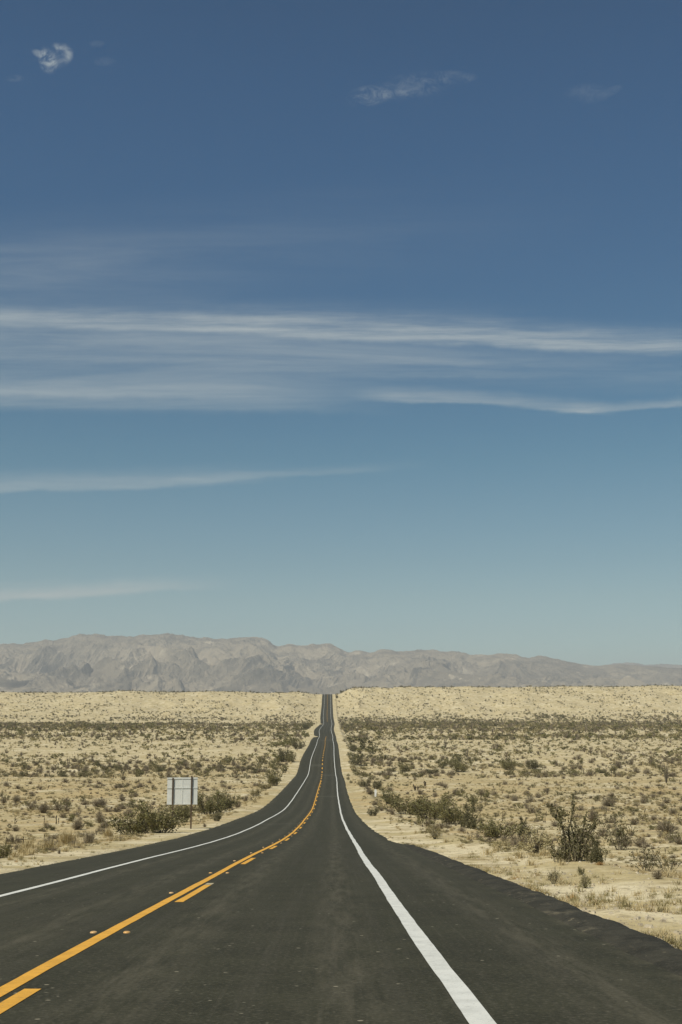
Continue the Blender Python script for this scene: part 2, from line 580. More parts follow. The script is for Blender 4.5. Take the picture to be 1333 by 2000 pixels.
# asphalt berm along the right edge
Yb = np.arange(-12, 66, 0.11)
prof = np.linspace(0, 1, 15)
bx, bz = [], []
for Y in Yb:
    on = float(berm_on(Y))
    x0 = float(XRf(Y) + shoulder_right(Y)) - 0.05 + 0.05 * float(fbm(Y / 3, 3.0, 3, 90))
    wdt = 1.0 + 0.16 * float(fbm(Y / 0.9, 0.5, 4, 91, 0.6))
    hgt = (0.06 + 0.04 * on) * (1 + 0.12 * float(fbm(Y / 1.7, 7.5, 3, 92)))
    shape = np.sin(np.pi * np.clip(prof, 0, 1)) ** 0.75
    z = road_z(x0 + wdt * prof, np.full(15, Y)) - 0.03 + (hgt * shape) * (0.3 + 0.7 * on) - 0.20 * sstep(0.55, 1.0, prof)
    z = z + 0.011 * fbm(prof * 5 + Y * 0.4, np.full(15, Y / 0.42), 4, 93, 0.6)
    bx.append(x0 + wdt * prof); bz.append(z)
XX = np.array(bx); ZZ = np.array(bz); YY = np.repeat(Yb[:, None], 15, 1)
me = mesh_np('kerb_berm', np.stack([XX, YY, ZZ], -1).reshape(-1, 3), grid_quads(*XX.shape), [M['berm']], smooth=True)
tag(link('kerb', me), kind='structure')


def strip(name, x_of, width, spans, mat, lift=0.004, wob=0.0):
    V, Q = [], []
    for (ya, yb) in spans:
        ys = np.concatenate([[ya], Yrows[(Yrows > ya + .05) & (Yrows < yb - .05)], [yb]])
        xm = x_of(ys) + wob * fbm(ys / 7, ys * 0, 3, 77)
        wl = width / 2 * (1 + 0.10 * fbm(ys / 0.9, ys * 0 + 5, 3, 78))
        wr = width / 2 * (1 + 0.10 * fbm(ys / 0.9, ys * 0 + 9, 3, 79))
        xs = np.stack([xm - wl, xm + wr], 1)
        yy = np.repeat(ys[:, None], 2, 1)
        zz = road_z(xs, yy) + lift + 2.5e-5 * np.abs(yy)
        n = len(V)
        V.extend(np.stack([xs, yy, zz], -1).reshape(-1, 3).tolist())
        Q.extend((grid_quads(len(ys), 2) + n).tolist())
    me = mesh_np(name, V, Q, [mat])
    return tag(link(name, me), kind='structure')


far_end = CREST + 300
strip('edge_line', XLf, 0.17, [(-20, far_end)], M['white'], wob=0.03)
strip('edge_line', XRf, 0.185, [(-20, far_end)], M['white'], wob=0.03)
SOL = 0.0
strip('solid_centre_line', lambda y: XC(y) - SOL, 0.150, [(-20, 292), (600, 690), (1150, far_end)], M['yellow'], wob=0.02)
d0 = 5.75
dash_starts = [d0 + 14.55 * k for k in range(-1, 20) if d0 + 14.55 * k < 285]
strip('broken_centre_line', lambda y: XC(y) + 0.22, 0.138, [(s, s + 4.7) for s in dash_starts], M['yellow'], wob=0.015)
strip('broken_centre_line', lambda y: XC(y) + 0.0, 0.26, [(s, s + 6.0) for s in np.arange(300, 600, 14.6)], M['yellow'])
strip('worn_line_end', lambda y: XC(y) + 0.22, 0.138, [(dash_starts[2] + 4.75, dash_starts[2] + 5.35)], M['pale'])


# raised markers beside the centre line
def marker_mesh():
    m = MB()
    n = 14
    prof = [(0.052, 0.0), (0.050, 0.010), (0.040, 0.017), (0.022, 0.0205)]
    rings = []
    for r, z in prof:
        i0 = len(m.V)
        for k in range(n):
            t = 2 * math.pi * k / n
            m.V.append((r * math.cos(t), r * math.sin(t), z))
        rings.append(i0)
    for a_, b_ in zip(rings, rings[1:]):
        for k in range(n):
            k2 = (k + 1) % n
            m.Q.append((a_ + k, a_ + k2, b_ + k2, b_ + k))
    t0 = rings[-1]
    for k in range(1, n - 2, 2):
        m.Q.append((t0, t0 + k, t0 + k + 1, t0 + k + 2))
    return m.mesh('marker', M['amber'], True)


mk = marker_mesh()
nl = nr = 0
for k in range(0, 36):
    Y = 15.2 + 7.3 * k
    if Y > 290:
        break
    on_dash = any(s - 0.4 < Y < s + 5.1 for s in dash_starts)
    for side in (-1, 1):
        if side > 0 and on_dash:
            continue
        x = float(XC(Y)) + (-0.18 if side < 0 else 0.215)
        ob = link('raised_marker', mk)
        ob.location = (x, Y, float(road_z(x, Y)) + 0.002)
        ob.scale = (0.85, 0.82, 0.95)
        if side < 0:
            lab = ['nearest orange raised dot on the left of the solid yellow line',
                   'second orange raised dot along the left of the solid yellow line',
                   'third orange raised dot along the left of the solid yellow line'][nl] if nl < 3 else \
                'far orange raised dot left of the solid yellow line, beyond the nearest three'
            nl += 1
        else:
            lab = ['nearest orange raised dot on the right of the yellow line, between two dashes',
                   'second orange raised dot on the right of the yellow line, past the second dash'][nr] if nr < 2 else \
                'far orange raised dot right of the yellow line, beyond the nearest two'
            nr += 1
        tag(ob, lab, 'road marker', 'orange raised dots beside the yellow centre line')

# ------------------------------------------------------------------ mountains
ridge = [(-500, 1252), (-300, 1262), (-100, 1256), (0, 1258), (40, 1258), (90, 1250), (125, 1248), (140, 1243), (180, 1240), (230, 1243), (262, 1244), (290, 1240), (330, 1239), (375, 1241),
         (400, 1244), (440, 1245), (480, 1243), (500, 1243), (520, 1248), (545, 1261), (565, 1257), (585, 1261), (610, 1260), (635, 1257), (660, 1264),
         (680, 1273), (705, 1271), (720, 1274), (755, 1267), (790, 1270), (830, 1270), (865, 1271), (900, 1273), (920, 1278), (940, 1277),
         (980, 1275), (1005, 1277), (1030, 1283), (1050, 1281), (1075, 1286), (1110, 1293), (1165, 1300), (1205, 1297), (1240, 1299), (1333, 1304), (1450, 1312), (1700, 1318), (1900, 1310)]


def mountain(name, ridge, d0, d1, dr, seed, na, nd, base, rough):
    tx = np.array([ray(x, y)[0] / ray(x, y)[1] for x, y in ridge])
    te = np.array([ray(x, y)[2] / ray(x, y)[1] for x, y in ridge])
    A = np.linspace(tx[0], tx[-1], na)
    E = pchip(tx, te)(A)
    D = np.linspace(d0, d1, nd)
    AA, DD = np.meshgrid(A, D)
    X, Y = AA * DD, DD
    f = np.clip((DD - d0) / (dr - d0), 0, 1)
    crest = E[None, :] * dr * (1 + 0.045 * fbm(X / 170, Y / 400, 5, seed + 3, 0.66))
    wx = X + 420 * fbm(X / 1700, Y / 1700, 3, seed + 9)
    wy = Y + 420 * fbm(X / 1700, Y / 1700, 3, seed + 19)
    rg = np.maximum(ridged((wx + 0.34 * wy) / 1250, wy / 3800, 7, seed, 0.48), 0.94 * ridged((wx - 0.30 * wy) / 1050, wy / 3000, 7, seed + 23, 0.48))
    spur = np.maximum(ridged((wx - 0.45 * wy) / 520, wy / 1300, 6, seed + 5, 0.52), ridged((wx + 0.5 * wy) / 460, wy / 1200, 6, seed + 29, 0.52))
    carve = (0.88 - rg) * 0.85 + (0.85 - spur) * 0.85
    env = np.clip(f / 0.25, 0, 1) * (1 - sstep(0.66, 1.02, f) ** 1.0)
    body = f ** 1.12 - rough * carve * env * (0.25 + 0.75 * f) + 0.06 * (spur - 0.5) * env
    body = np.maximum(body, -0.02 + 0.02 * rg) * (1 - 0.7 * sstep(dr, d1, DD))
    Z = base * (1 - f) + body * crest + CZ
    me = mesh_np(name, np.stack([X, Y, Z], -1).reshape(-1, 3), grid_quads(nd, na), [M['mountain']], smooth=False)
    return tag(link(name, me), kind='structure')


mountain('mountains', ridge, 7600, 13200, 11800, 3, 1500, 360, 60, 0.95)
ridge2 = [(1040, 1330), (1120, 1310), (1190, 1298), (1225, 1294), (1240, 1294), (1262, 1297), (1300, 1297), (1333, 1299), (1400, 1300), (1500, 1304), (1650, 1310), (1800, 1330)]
mountain('far_mountains', ridge2, 15500, 18500, 17500, 33, 300, 70, 120, 0.5)

# ------------------------------------------------------------------ plants: templates
def leaf_quads(m, rng, centres, size, flat=0.0):
    for c in centres:
        nrm = rng.normal(size=3)
        nrm /= np.linalg.norm(nrm)
        a_ = np.cross(nrm, rng.normal(size=3)); a_ /= np.linalg.norm(a_) + 1e-9
        b_ = np.cross(nrm, a_)
        s = size * rng.uniform(0.6, 1.35)
        w = s * rng.uniform(0.35, 0.7)
        m.quad(c - a_ * s * .5, c + b_ * w * .5, c + a_ * s * .5, c - b_ * w * .5)


def t_creosote(seed, stems=26, leaves=1500, size=0.055, lean=0.75, clump=0.085, bare=0.30, thick=0.010, upright=0.5, root=0.12):
    """Unit bush: about 1 m high and 1 m across. Returns stem and foliage."""
    rng = np.random.default_rng(seed)
    s, l = MB(), MB()
    tips = []
    for i in range(stems):
        az = rng.uniform(0, 2 * math.pi)
        ln = lean * rng.uniform(0.1, 1) ** 0.7
        L = rng.uniform(0.55, 1.0) * (1 - 0.25 * ln)
        r0 = root * rng.random() ** 0.6
        p = np.array([math.cos(az) * r0, math.sin(az) * r0, -0.03])
        d = np.array([math.cos(az) * ln, math.sin(az) * ln, 1.0]); d /= np.linalg.norm(d)
        pts, n = [p.copy()], 5
        for k in range(n):
            d = d + rng.normal(size=3) * 0.14 + np.array([0, 0, 0.10 * upright]); d /= np.linalg.norm(d)
            p = p + d * L / n
            pts.append(p.copy())
        s.tube(pts, np.linspace(thick, thick * 0.3, n + 1), 4, False)
        tips.append(pts)
        for b in range(3):
            k = rng.integers(1, n)
            q = pts[k].copy(); e = d + rng.normal(size=3) * 0.5; e /= np.linalg.norm(e)
            br = [q.copy()]
            for j in range(3):
                e = e + rng.normal(size=3) * 0.2 + np.array([0, 0, .12]); e /= np.linalg.norm(e)
                q = q + e * L * 0.11
                br.append(q.copy())
            s.tube(br, np.linspace(thick * .5, thick * .2, 4), 3, False)
            tips.append(br)
    per = max(1, leaves // len(tips))
    for pts in tips:
        pts = np.array(pts)
        main = len(pts) > 4
        t0 = bare if main else 0.15
        t = (t0 + (1 - t0) * rng.random(per) ** 0.8) * (len(pts) - 1)
        i = np.minimum(t.astype(int), len(pts) - 2)
        f = (t - i)[:, None]
        c = pts[i] * (1 - f) + pts[i + 1] * f
        c = c + rng.normal(size=c.shape) * clump * rng.uniform(0.45, 1.0)
        c[:, 2] = np.maximum(c[:, 2], 0.01)
        leaf_quads(l, rng, c, size)
    return s, l


def t_limbs(seed, limbs, leaves=2800, size=.042, spikes=26):
    """A tall ragged bush: long limbs that carry their leaves in separate upright plumes over a skirt of shoots."""
    rng = np.random.default_rng(seed)
    s, l = MB(), MB()
    per = leaves // (len(limbs) * 2)
    for pts, lo, wid in limbs:
        P = np.array([(x, rng.normal() * .10 * (z + .2), z) for x, z in pts])
        P = np.concatenate([[P[0] - np.array([0, 0, .04])], P])
        s.tube(P, np.linspace(.013, .004, len(P)), 4, False)
        for side in range(3):
            t0 = rng.uniform(lo, .9)
            i = t0 * (len(P) - 1); k = min(int(i), len(P) - 2)
            q = P[k] + (P[k + 1] - P[k]) * (i - k)
            e = q + np.array([rng.normal() * .09, rng.normal() * .09, rng.uniform(.10, .2)])
            s.tube([q, (q + e) / 2 + rng.normal(size=3) * .012, e], [.006, .004, .002], 3, False)
            t = rng.random(per // 4)[:, None]
            leaf_quads(l, rng, q + (e - q) * t + rng.normal(size=(len(t), 3)) * wid * .55, size)
        t = (lo + (1 - lo) * rng.random(per)) * (len(P) - 1)
        k = np.minimum(t.astype(int), len(P) - 2); f = (t - k)[:, None]
        gap = 0.55 + 0.45 * np.sin(t * 5.0 + seed)
        c = P[k] + (P[k + 1] - P[k]) * f + rng.normal(size=(per, 3)) * wid * gap[:, None] * np.array([1.25, 1.25, 1.3])
        leaf_quads(l, rng, c, size)
    for i in range(spikes):
        x = rng.uniform(-.5, .5); y = rng.normal() * .14
        hh = rng.uniform(.14, .40) * (1.15 - abs(x))
        p0, p1 = np.array([x * .85, y, -.03]), np.array([x * 1.05 + rng.normal() * .05, y + rng.normal() * .05, hh])
        s.tube([p0, (p0 + p1) / 2, p1], [.007, .005, .002], 3, False)
        n = leaves // (spikes * 2)
        t = (0.25 + .75 * rng.random(n))[:, None]
        leaf_quads(l, rng, p0 + (p1 - p0) * t + rng.normal(size=(n, 3)) * .026, size)
    return s, l


LIMBS = [([(-.06, 0), (-.12, .22), (-.13, .45), (-.07, .72), (-.05, 1.0)], .35, .050), ([(-.02, 0), (-.04, .3), (-.10, .58), (-.02, .86)], .3, .050),
         ([(-.12, 0), (-.22, .3), (-.27, .52), (-.40, .66), (-.45, .84)], .62, .045), ([(-.1, 0), (-.2, .25), (-.3, .6), (-.33, .72)], .4, .03),
         ([(.08, 0), (.16, .24), (.28, .40), (.34, .58)], .45, .055), ([(.04, 0), (.1, .3), (.15, .5), (.16, .66)], .4, .03), ([(0, 0), (.0, .2), (.02, .5)], .2, .08), ([(-.2, 0), (-.28, .2), (-.3, .4)], .2, .05)]
LIMBS2 = [([(0, 0), (-.1, .3), (-.25, .6), (-.3, .9)], .3, .06), ([(0.05, 0), (.05, .4), (.0, .75), (.05, 1.0)], .25, .06), ([(.1, 0), (.2, .3), (.3, .6), (.32, .85)], .3, .06),
          ([(-.15, 0), (-.3, .3), (-.4, .55)], .2, .06), ([(.2, 0), (.35, .3), (.45, .5)], .2, .06)]


def t_ball(seed, leaves=1600, size=0.05):
    rng = np.random.default_rng(seed)
    s, l = MB(), MB()
    for i in range(70):
        az = rng.uniform(0, 2 * math.pi); el = math.asin(rng.uniform(0.05, 1))
        rr = rng.uniform(0.40, 0.52)
        q = np.array([math.cos(az) * math.cos(el) * rr, math.sin(az) * math.cos(el) * rr, 0.05 + math.sin(el) * rr * 1.75])
        mid = q * 0.5 + np.array([0, 0, .05]) + rng.normal(size=3) * .03
        s.tube([(0, 0, -.03), mid, q], [0.009, 0.006, 0.003], 3, False)
        t = rng.random(leaves // 70)[:, None] ** 0.5
        c = q * t + mid * (1 - t) + rng.normal(size=(leaves // 70, 3)) * 0.035
        leaf_quads(l, rng, c, size)
    return s, l


def t_twiggy(seed, twigs=170, leaves=60, width=0.010, up=0.25):
    rng = np.random.default_rng(seed)
    s, l = MB(), MB()
    for i in range(twigs):
        az = rng.uniform(0, 2 * math.pi); el = math.asin(np.clip(rng.uniform(0.02, 1) ** (1 - up), 0, 1))
        rr = rng.uniform(0.35, 0.55)
        q = np.array([math.cos(az) * math.cos(el) * rr, math.sin(az) * math.cos(el) * rr, math.sin(el) * rr * 1.85])
        mid = q * rng.uniform(.4, .6) + rng.normal(size=3) * .05
        mid[2] = max(mid[2], .02)
        for (a_, b_, w0, w1) in ((np.array([0, 0, -.03]), mid, width, width * .8), (mid, q, width * .8, width * .3), (mid, mid + (q - mid) * .8 + rng.normal(size=3) * .09, width * .6, width * .3)):
            sd = np.cross(b_ - a_, rng.normal(size=3)); sd /= np.linalg.norm(sd) + 1e-9
            s.quad(a_ - sd * w0, a_ + sd * w0, b_ + sd * w1, b_ - sd * w1)
        c = q + rng.normal(size=(max(1, leaves // twigs + 1), 3)) * .05
        if rng.random() < leaves / twigs:
            leaf_quads(l, rng, c, 0.06)
    return s, l


def t_tussock(seed, blades=150, width=0.008):
    rng = np.random.default_rng(seed)
    m = MB()
    for i in range(blades):
        az = rng.uniform(0, 2 * math.pi); ln = rng.uniform(0.05, 0.9)
        L = rng.uniform(0.5, 1.0)
        b0 = np.array([rng.normal() * .13, rng.normal() * .13, -.02])
        d = np.array([math.cos(az) * ln * .6, math.sin(az) * ln * .6, 1 - ln * .35]) * L
        mid = b0 + d * 0.55
        tip = b0 + d + np.array([d[0] * .25, d[1] * .25, -.12 * ln])
        sd = np.array([-math.sin(az), math.cos(az), 0]) * width
        m.quad(b0 - sd, b0 + sd, mid + sd * .8, mid - sd * .8)
        m.quad(mid - sd * .8, mid + sd * .8, tip + sd * .2, tip - sd * .2)
    return m


def t_stub(seed, stems=3):
    """Dead cholla: a few knobbly upright dark stubs, 1 m high."""
    rng = np.random.default_rng(seed)
    m = MB()
    for i in range(stems):
        x, y = rng.normal() * .16, rng.normal() * .12
        hh = 1.0 if i == 0 else rng.uniform(.4, .85)
        n = 9
        lx, ly = rng.normal() * .12, rng.normal() * .12
        pts = [(x + lx * t, y + ly * t, -0.04 + (hh + .04) * t) for t in np.linspace(0, 1, n)]
        rad = [0.085 * (0.75 + 0.35 * math.sin(k * 2.1 + seed)) * (1 if k < n - 1 else .5) for k in range(n)]
        m.tube(pts, rad, 6, True)
        if rng.random() < .7:
            k = rng.integers(3, 6)
            a_ = rng.uniform(0, 6.28)
            p = np.array(pts[k])
            q = p + np.array([math.cos(a_) * .17, math.sin(a_) * .17, .10])
            m.tube([p, q, q + np.array([0, 0, .16])], [.055, .06, .04], 6, True)
    return m


def t_ocotillo(seed, wands=14):
    rng = np.random.default_rng(seed)
    m = MB()
    for i in range(wands):
        az = 2 * math.pi * i / wands + rng.normal() * .3
        ln = rng.uniform(0.05, 0.30)
        L = rng.uniform(.7, 1)
        pts = []
        for t in np.linspace(0, 1, 6):
            r_ = 0.03 + ln * (t ** 0.8) * L
            pts.append((math.cos(az) * r_ + rng.normal() * .006, math.sin(az) * r_ + rng.normal() * .006, -.02 + t * L))
        m.tube(pts, np.linspace(.014, .007, 6), 4, True)
    return m


def arr_join(s, l):
    Vs, Qs = s.arr(); Vl, Ql = l.arr()
    if len(Vl) == 0:
        return Vs, Qs, np.zeros(len(Qs), int)
    return np.concatenate([Vs, Vl]), np.concatenate([Qs, Ql + len(Vs)]), np.concatenate([np.zeros(len(Qs), int), np.ones(len(Ql), int)])


# ------------------------------------------------------------------ the sign
def build_sign():
    xl, y, zl = ground_hit(336.5, 1619)
    xr, _, _ = ground_hit(373.5, 1619.5)
    k = y / ray(355, 1600)[1]
    mpp = k / F_PX
    root = bpy.data.objects.new('road_sign', None)
    COL.objects.link(root)
    cx = (326 + 385) / 2
    root.location = ((cx - CX) * mpp, y, 0)
    root.rotation_euler = (0, 0, R(5))
    tag(root, 'grey metal road sign seen from behind on two brown posts', 'sign')
    W = 59 * mpp
    zc = CZ + k * ray(355, 1619)[2]
    top, bot = zc + (1619 - 1520.5) * mpp, zc + (1619 - 1572.5) * mpp
    x0, x1 = -W / 2, W / 2
    m = MB()
    m.box(x0, -0.004, -0.004, 0.004, bot, top)
    m.box(0.004, x1, -0.004, 0.004, bot, top)
    link('panel', m.mesh('panel', M['alu']), root)
    m = MB(); m.box(-0.03, 0.03, -0.022, -0.006, bot + 0.03, top - 0.11)
    link('seam_strip', m.mesh('seam_strip', M['alu']), root)
    for zz in (top - 0.075, bot + (top - bot) * 0.615, bot + 0.045):
        m = MB(); m.box(x0 - 0.01, x1 + 0.01, -0.040, -0.022, zz - 0.034, zz + 0.034)
        m.box(x0 - 0.01, x1 + 0.01, -0.022, -0.005, zz - 0.018, zz + 0.018)
        link('rail', m.mesh('rail', M['alu']), root)
    for px, pt in ((337, 1521), (373.5, 1517.5)):
        xx = (px - cx) * mpp
        gx = root.location[0] + xx
        g = float(terrain_z(gx, y))
        m = MB()
        t_ = zc + (1619 - pt) * mpp
        # I-shaped post: two flanges and a web
        m.box(xx - 0.058, xx + 0.058, -0.090, -0.080, g - 0.3, t_)
        m.box(xx - 0.058, xx + 0.058, -0.052, -0.042, g - 0.3, t_)
        m.box(xx - 0.010, xx + 0.010, -0.080, -0.052, g - 0.3, t_)
        link('post', m.mesh('post', M['post']), root)


build_sign()

# white roadside marker post
x, y, z = ground_hit(734, 1556)
mpp = y / F_PX
m = MB()
hh, ww = 13.5 * mpp, 4.0 * mpp
prof = [(-ww / 2, -0.2), (ww / 2, -0.2), (ww / 2, hh * .93), (ww * .3, hh), (-ww * .3, hh), (-ww / 2, hh * .93)]
for ya, yb in ((-0.02, 0.02),):
    n = len(m.V)
    for yy in (ya, yb):
        for (px_, pz_) in prof:
            m.V.append((px_, yy, pz_))
    m.Q += [(n, n + 1, n + 2, n + 5), (n + 5, n + 2, n + 3, n + 4), (n + 6, n + 11, n + 8, n + 7), (n + 11, n + 10, n + 9, n + 8)]
    for k in range(6):
        k2 = (k + 1) % 6
        m.Q.append((n + k, n + 6 + k, n + 6 + k2, n + k2))
ob = link('marker_post', m.mesh('marker_post', M['plastic']))
ob.location = (x, y, z)
tag(ob, 'short white marker post among bushes on the right roadside', 'marker post')

# ------------------------------------------------------------------ plants with a place of their own
T_CRE = [t_creosote(s, 34, 2600, .056, .75, .07, .10, .009, .5, .28) for s in (1, 2, 3)]
T_TALL = [t_limbs(11, LIMBS, 3400, .038, 56), t_limbs(12, LIMBS2, 2600, .044, 26)]
T_SPARSE = [t_creosote(21, 11, 520, .055, 1.2, .055, .62, .011, .2), t_creosote(22, 9, 420, .055, 1.5, .05, .66, .012, .1), t_creosote(23, 16, 800, .05, .9, .065, .4, .009, .4)]
T_BALL = [t_ball(31), t_ball(32)]
T_TWIG = [t_twiggy(41), t_twiggy(42, 230, 120), t_twiggy(43, 140, 20, .012, .5)]
T_TUS = [t_tussock(51, 260), t_tussock(52, 200), t_tussock(53, 320, .006)]
T_STUB = [t_stub(61, 1), t_stub(62, 2), t_stub(63, 3), t_stub(64, 4)]
T_OCO = [t_ocotillo(71), t_ocotillo(72, 10), t_ocotillo(73, 18)]
MESHES = {}


def get_mesh(key, mb, mat):
    k = (key, mat.name)
    if k not in MESHES:
        MESHES[k] = mb.mesh(key, mat)
    return MESHES[k]


PLACED = []        # (x, y, radius) of plants already standing


def place(kind, var, px, py, wpx, hpx, label, group, cat='shrub', rot=None):
    x, y, z = ground_hit(px, py)
    mpp = y / ray(px, py)[1] / F_PX
    w, h = wpx * mpp, hpx * mpp
    PLACED.append((x, y, w * 0.5))
    rot = random.uniform(0, 6.28) if rot is None else rot
    two = {'creosote': (T_CRE, 'leaf', 'stem', 'creosote_bush'), 'tall': (T_TALL, 'leafdark', 'stem', 'creosote_bush'),
           'dark': (T_CRE, 'leafdark', 'stem', 'creosote_bush'), 'sparse': (T_SPARSE, 'leafdark', 'stem', 'sparse_bush'),
           'ball': (T_BALL, 'olive', 'stem', 'round_bush'), 'ballpale': (T_BALL, 'sage', 'stem', 'round_bush'), 'balldark': (T_BALL, 'leaf', 'stem', 'round_bush'), 'twig': (T_TWIG, 'twig', 'twig', 'dry_shrub'), 'olive': (T_CRE, 'olive', 'stem', 'olive_bush')}
    if kind in two:
        Ts, lm, sm, nm = two[kind]
        s, l = Ts[var % len(Ts)]
        root = bpy.data.objects.new(nm, None)
        COL.objects.link(root)
        link('stem', get_mesh(f'{nm}_stem_{kind}{var % len(Ts)}', s, M[sm]), root)
        link('foliage', get_mesh(f'{nm}_foliage_{kind}{var % len(Ts)}', l, M[lm]), root)
    else:
        Ts, mt, nm = {'tussock': (T_TUS, 'straw', 'grass_tussock'), 'stub': (T_STUB, 'cactus', 'dead_cactus'),
                      'ocotillo': (T_OCO, 'stem', 'ocotillo'), 'rust': (T_TUS, 'rust', 'grass_tussock')}[kind]
        root = link(nm, get_mesh(f'{nm}_{kind}{var % len(Ts)}', Ts[var % len(Ts)], M[mt]))
    root.location = (x, y, z)
    root.rotation_euler = (0, 0, rot)
    wn = {'tall': 1.12, 'ocotillo': 1.6, 'stub': 1.25, 'tussock': 0.95, 'rust': 0.95}.get(kind, 0.92)
    hn = {'stub': 1, 'ocotillo': 1.0, 'tall': 0.98}.get(kind, 0.92)
    root.scale = (w * wn, w * wn, h / hn * 0.97)
    return tag(root, label, cat, group)


GL, GR = 'plants along the left verge', 'plants along the right verge'
# left of the road
place('creosote', 0, 262, 1629, 92, 56, 'broad green bush at the left foot of the sign, its left half', GL)
place('creosote', 1, 305, 1626, 92, 66, 'dense green bush right behind the left sign post', GL)
place('creosote', 2, 354, 1602, 56, 34, 'low green bush seen between the two sign posts', GL)
place('creosote', 1, 410, 1590, 64, 44, 'green bush just right of the sign', GL)
place('creosote', 2, 440, 1582, 54, 42, 'loose green bush second to the right of the sign', GL)
place('dark', 1, 423, 1604, 22, 20, 'small dark plant at the pavement edge right of the sign', GL)
place('twig', 0, 400, 1615, 11, 8, 'tiny grey tuft on the sand between the right sign post and the road', GL)
place('creosote', 2, 535, 1535, 32, 36, 'upright green bush on the sandy bank, right of the white wash', GL)
place('olive', 0, 520, 1541, 32, 14, 'low olive clump under the upright green bush on the left bank', GL)
place('olive', 1, 498, 1555, 26, 18, 'rounded olive bush on the left bank below the upright green bush', GL)
place('dark', 0, 556, 1488, 26, 36, 'taller dark bush of a pair by the left road edge', GL)
place('creosote', 2, 568, 1489, 24, 24, 'green bush beside the taller dark bush by the left road edge', GL)
place('dark', 2, 583, 1463, 28, 22, 'dark bush by the left road edge, beyond the pair', GL)
place('dark', 1, 600, 1424, 20, 13, 'dark low thicket at the left road edge near the foot of the far climb', GL)
place('creosote', 0, 4, 1676, 46, 40, 'green bush cut by the left picture edge, beside the pavement', GL)
place('twig', 0, 85, 1588, 36, 22, 'round grey twiggy shrub on the open sand, largest at the far left', GL)
place('twig', 1, 151, 1621, 32, 26, 'grey twiggy shrub left of the sign bush, nearest to the road', GL)
place('twig', 2, 196, 1608, 34, 20, 'grey twiggy shrub directly left of the sign bush', GL)
place('balldark', 0, 107, 1571, 20, 12, 'small dark shrub right of the round grey shrub', GL)
place('twig', 1, 33, 1568, 24, 16, 'low grey shrub left of the round grey shrub', GL)
place('twig', 2, 8, 1570, 20, 14, 'low grey shrub at the left picture edge, level with the round grey shrub', GL)
place('twig', 0, 132, 1576, 22, 13, 'small grey shrub midway between the round grey shrub and the sign', GL)
place('twig', 1, 195, 1576, 48, 19, 'wide flat grey shrub left of the top of the sign bush', GL)
place('balldark', 1, 162, 1566, 14, 10, 'small dark round shrub behind the wide flat grey shrub', GL)
place('tussock', 0, 212, 1634, 36, 22, 'straw coloured tussock touching the left side of the sign bush', GL, 'grass')
place('tussock', 2, 132, 1648, 64, 36, 'big dry straw tussock on the left verge below the grey shrub', GL, 'grass')
place('tussock', 1, 95, 1660, 50, 28, 'dry straw tussock left of the big tussock, close to the pavement', GL, 'grass')
place('tussock', 0, 55, 1664, 54, 30, 'dry straw tussock near the left picture edge by the green bush', GL, 'grass')
place('twig', 0, 116, 1668, 9, 12, 'thin lone sprig on the sand at the left pavement edge', GL)
GC = 'dead cactus stubs on the sand'
place('stub', 1, 28, 1609, 8, 13, 'dark dead cactus stubs left of the round grey shrub', GC, 'cactus')
place('stub', 0, 88, 1609, 7, 17, 'dark dead cactus stub just below the round grey shrub', GC, 'cactus')
place('stub', 2, 113, 1609, 9, 18, 'forked dark cactus stubs right of the stub below the round grey shrub', GC, 'cactus')
place('stub', 0, 211, 1611, 6, 10, 'short dark cactus stub just left of the sign bush', GC, 'cactus')
place('stub', 1, 48, 1649, 9, 16, 'two dark cactus stubs standing in straw on the left verge', GC, 'cactus')
place('stub', 3, 16, 1648, 10, 14, 'cluster of dark cactus stubs above the green bush at the left edge', GC, 'cactus')
place('creosote', 1, 102, 1622, 14, 12, 'small green plant under the forked cactus stubs', GL)
GO = 'ocotillos on the plain'
place('ocotillo', 0, 389, 1502, 15, 20, 'pale fan of ocotillo wands above the right corner of the sign', GO, 'ocotillo')
place('ocotillo', 1, 134, 1499, 15, 26, 'leaning ocotillo wands in the scrub at the far left', GO, 'ocotillo')
# right of the road
place('creosote', 0, 803, 1590, 76, 42, 'leftmost bush of the green thicket on the right bank', GR)
place('creosote', 1, 846, 1600, 84, 54, 'dense middle bush of the green thicket on the right bank', GR)
place('creosote', 2, 888, 1610, 74, 50, 'second bush from the right in the green thicket on the right bank', GR)
place('tall', 1, 922, 1618, 60, 60, 'upright dark bush ending the green thicket on the right bank', GR)
place('creosote', 0, 975, 1636, 82, 42, 'low green bush between the thicket and the straw bush', GR)
place('tall', 1, 1022, 1636, 46, 42, 'loose green bush behind the straw bush', GR)
place('creosote', 2, 766, 1571, 42, 30, 'green bush just right of the white marker post', GR)
place('dark', 1, 712, 1537, 24, 17, 'dark green clump left of the white marker post, nearer the road', GR)
place('dark', 0, 736, 1541, 22, 22, 'dark round bush behind the white marker post', GR)
place('dark', 2, 729, 1594, 22, 22, 'dark green bush standing alone by the right pavement edge', GR)
place('twig', 0, 746, 1584, 14, 9, 'small dull tuft beside the lone dark bush at the right pavement edge', GR)
place('ball', 0, 849, 1639, 36, 33, 'round light olive bush alone on the sandy right shoulder', GR)
place('balldark', 0, 680.5, 1516, 9, 6, 'dark green tuft at the right pavement edge, farthest of three in a row', GR)
place('balldark', 1, 680.5, 1523, 9, 7, 'dark green tuft at the right pavement edge, middle of three in a row', GR)
place('balldark', 0, 686, 1530, 9, 7, 'dark green tuft at the right pavement edge, nearest of three in a row', GR)
place('tall', 0, 1128, 1682, 92, 130, 'tall dark creosote bush, the tallest plant on the right', GR, rot=0.0)
place('tall', 1, 1162, 1685, 54, 56, 'lower dark bush at the right foot of the tallest bush', GR)
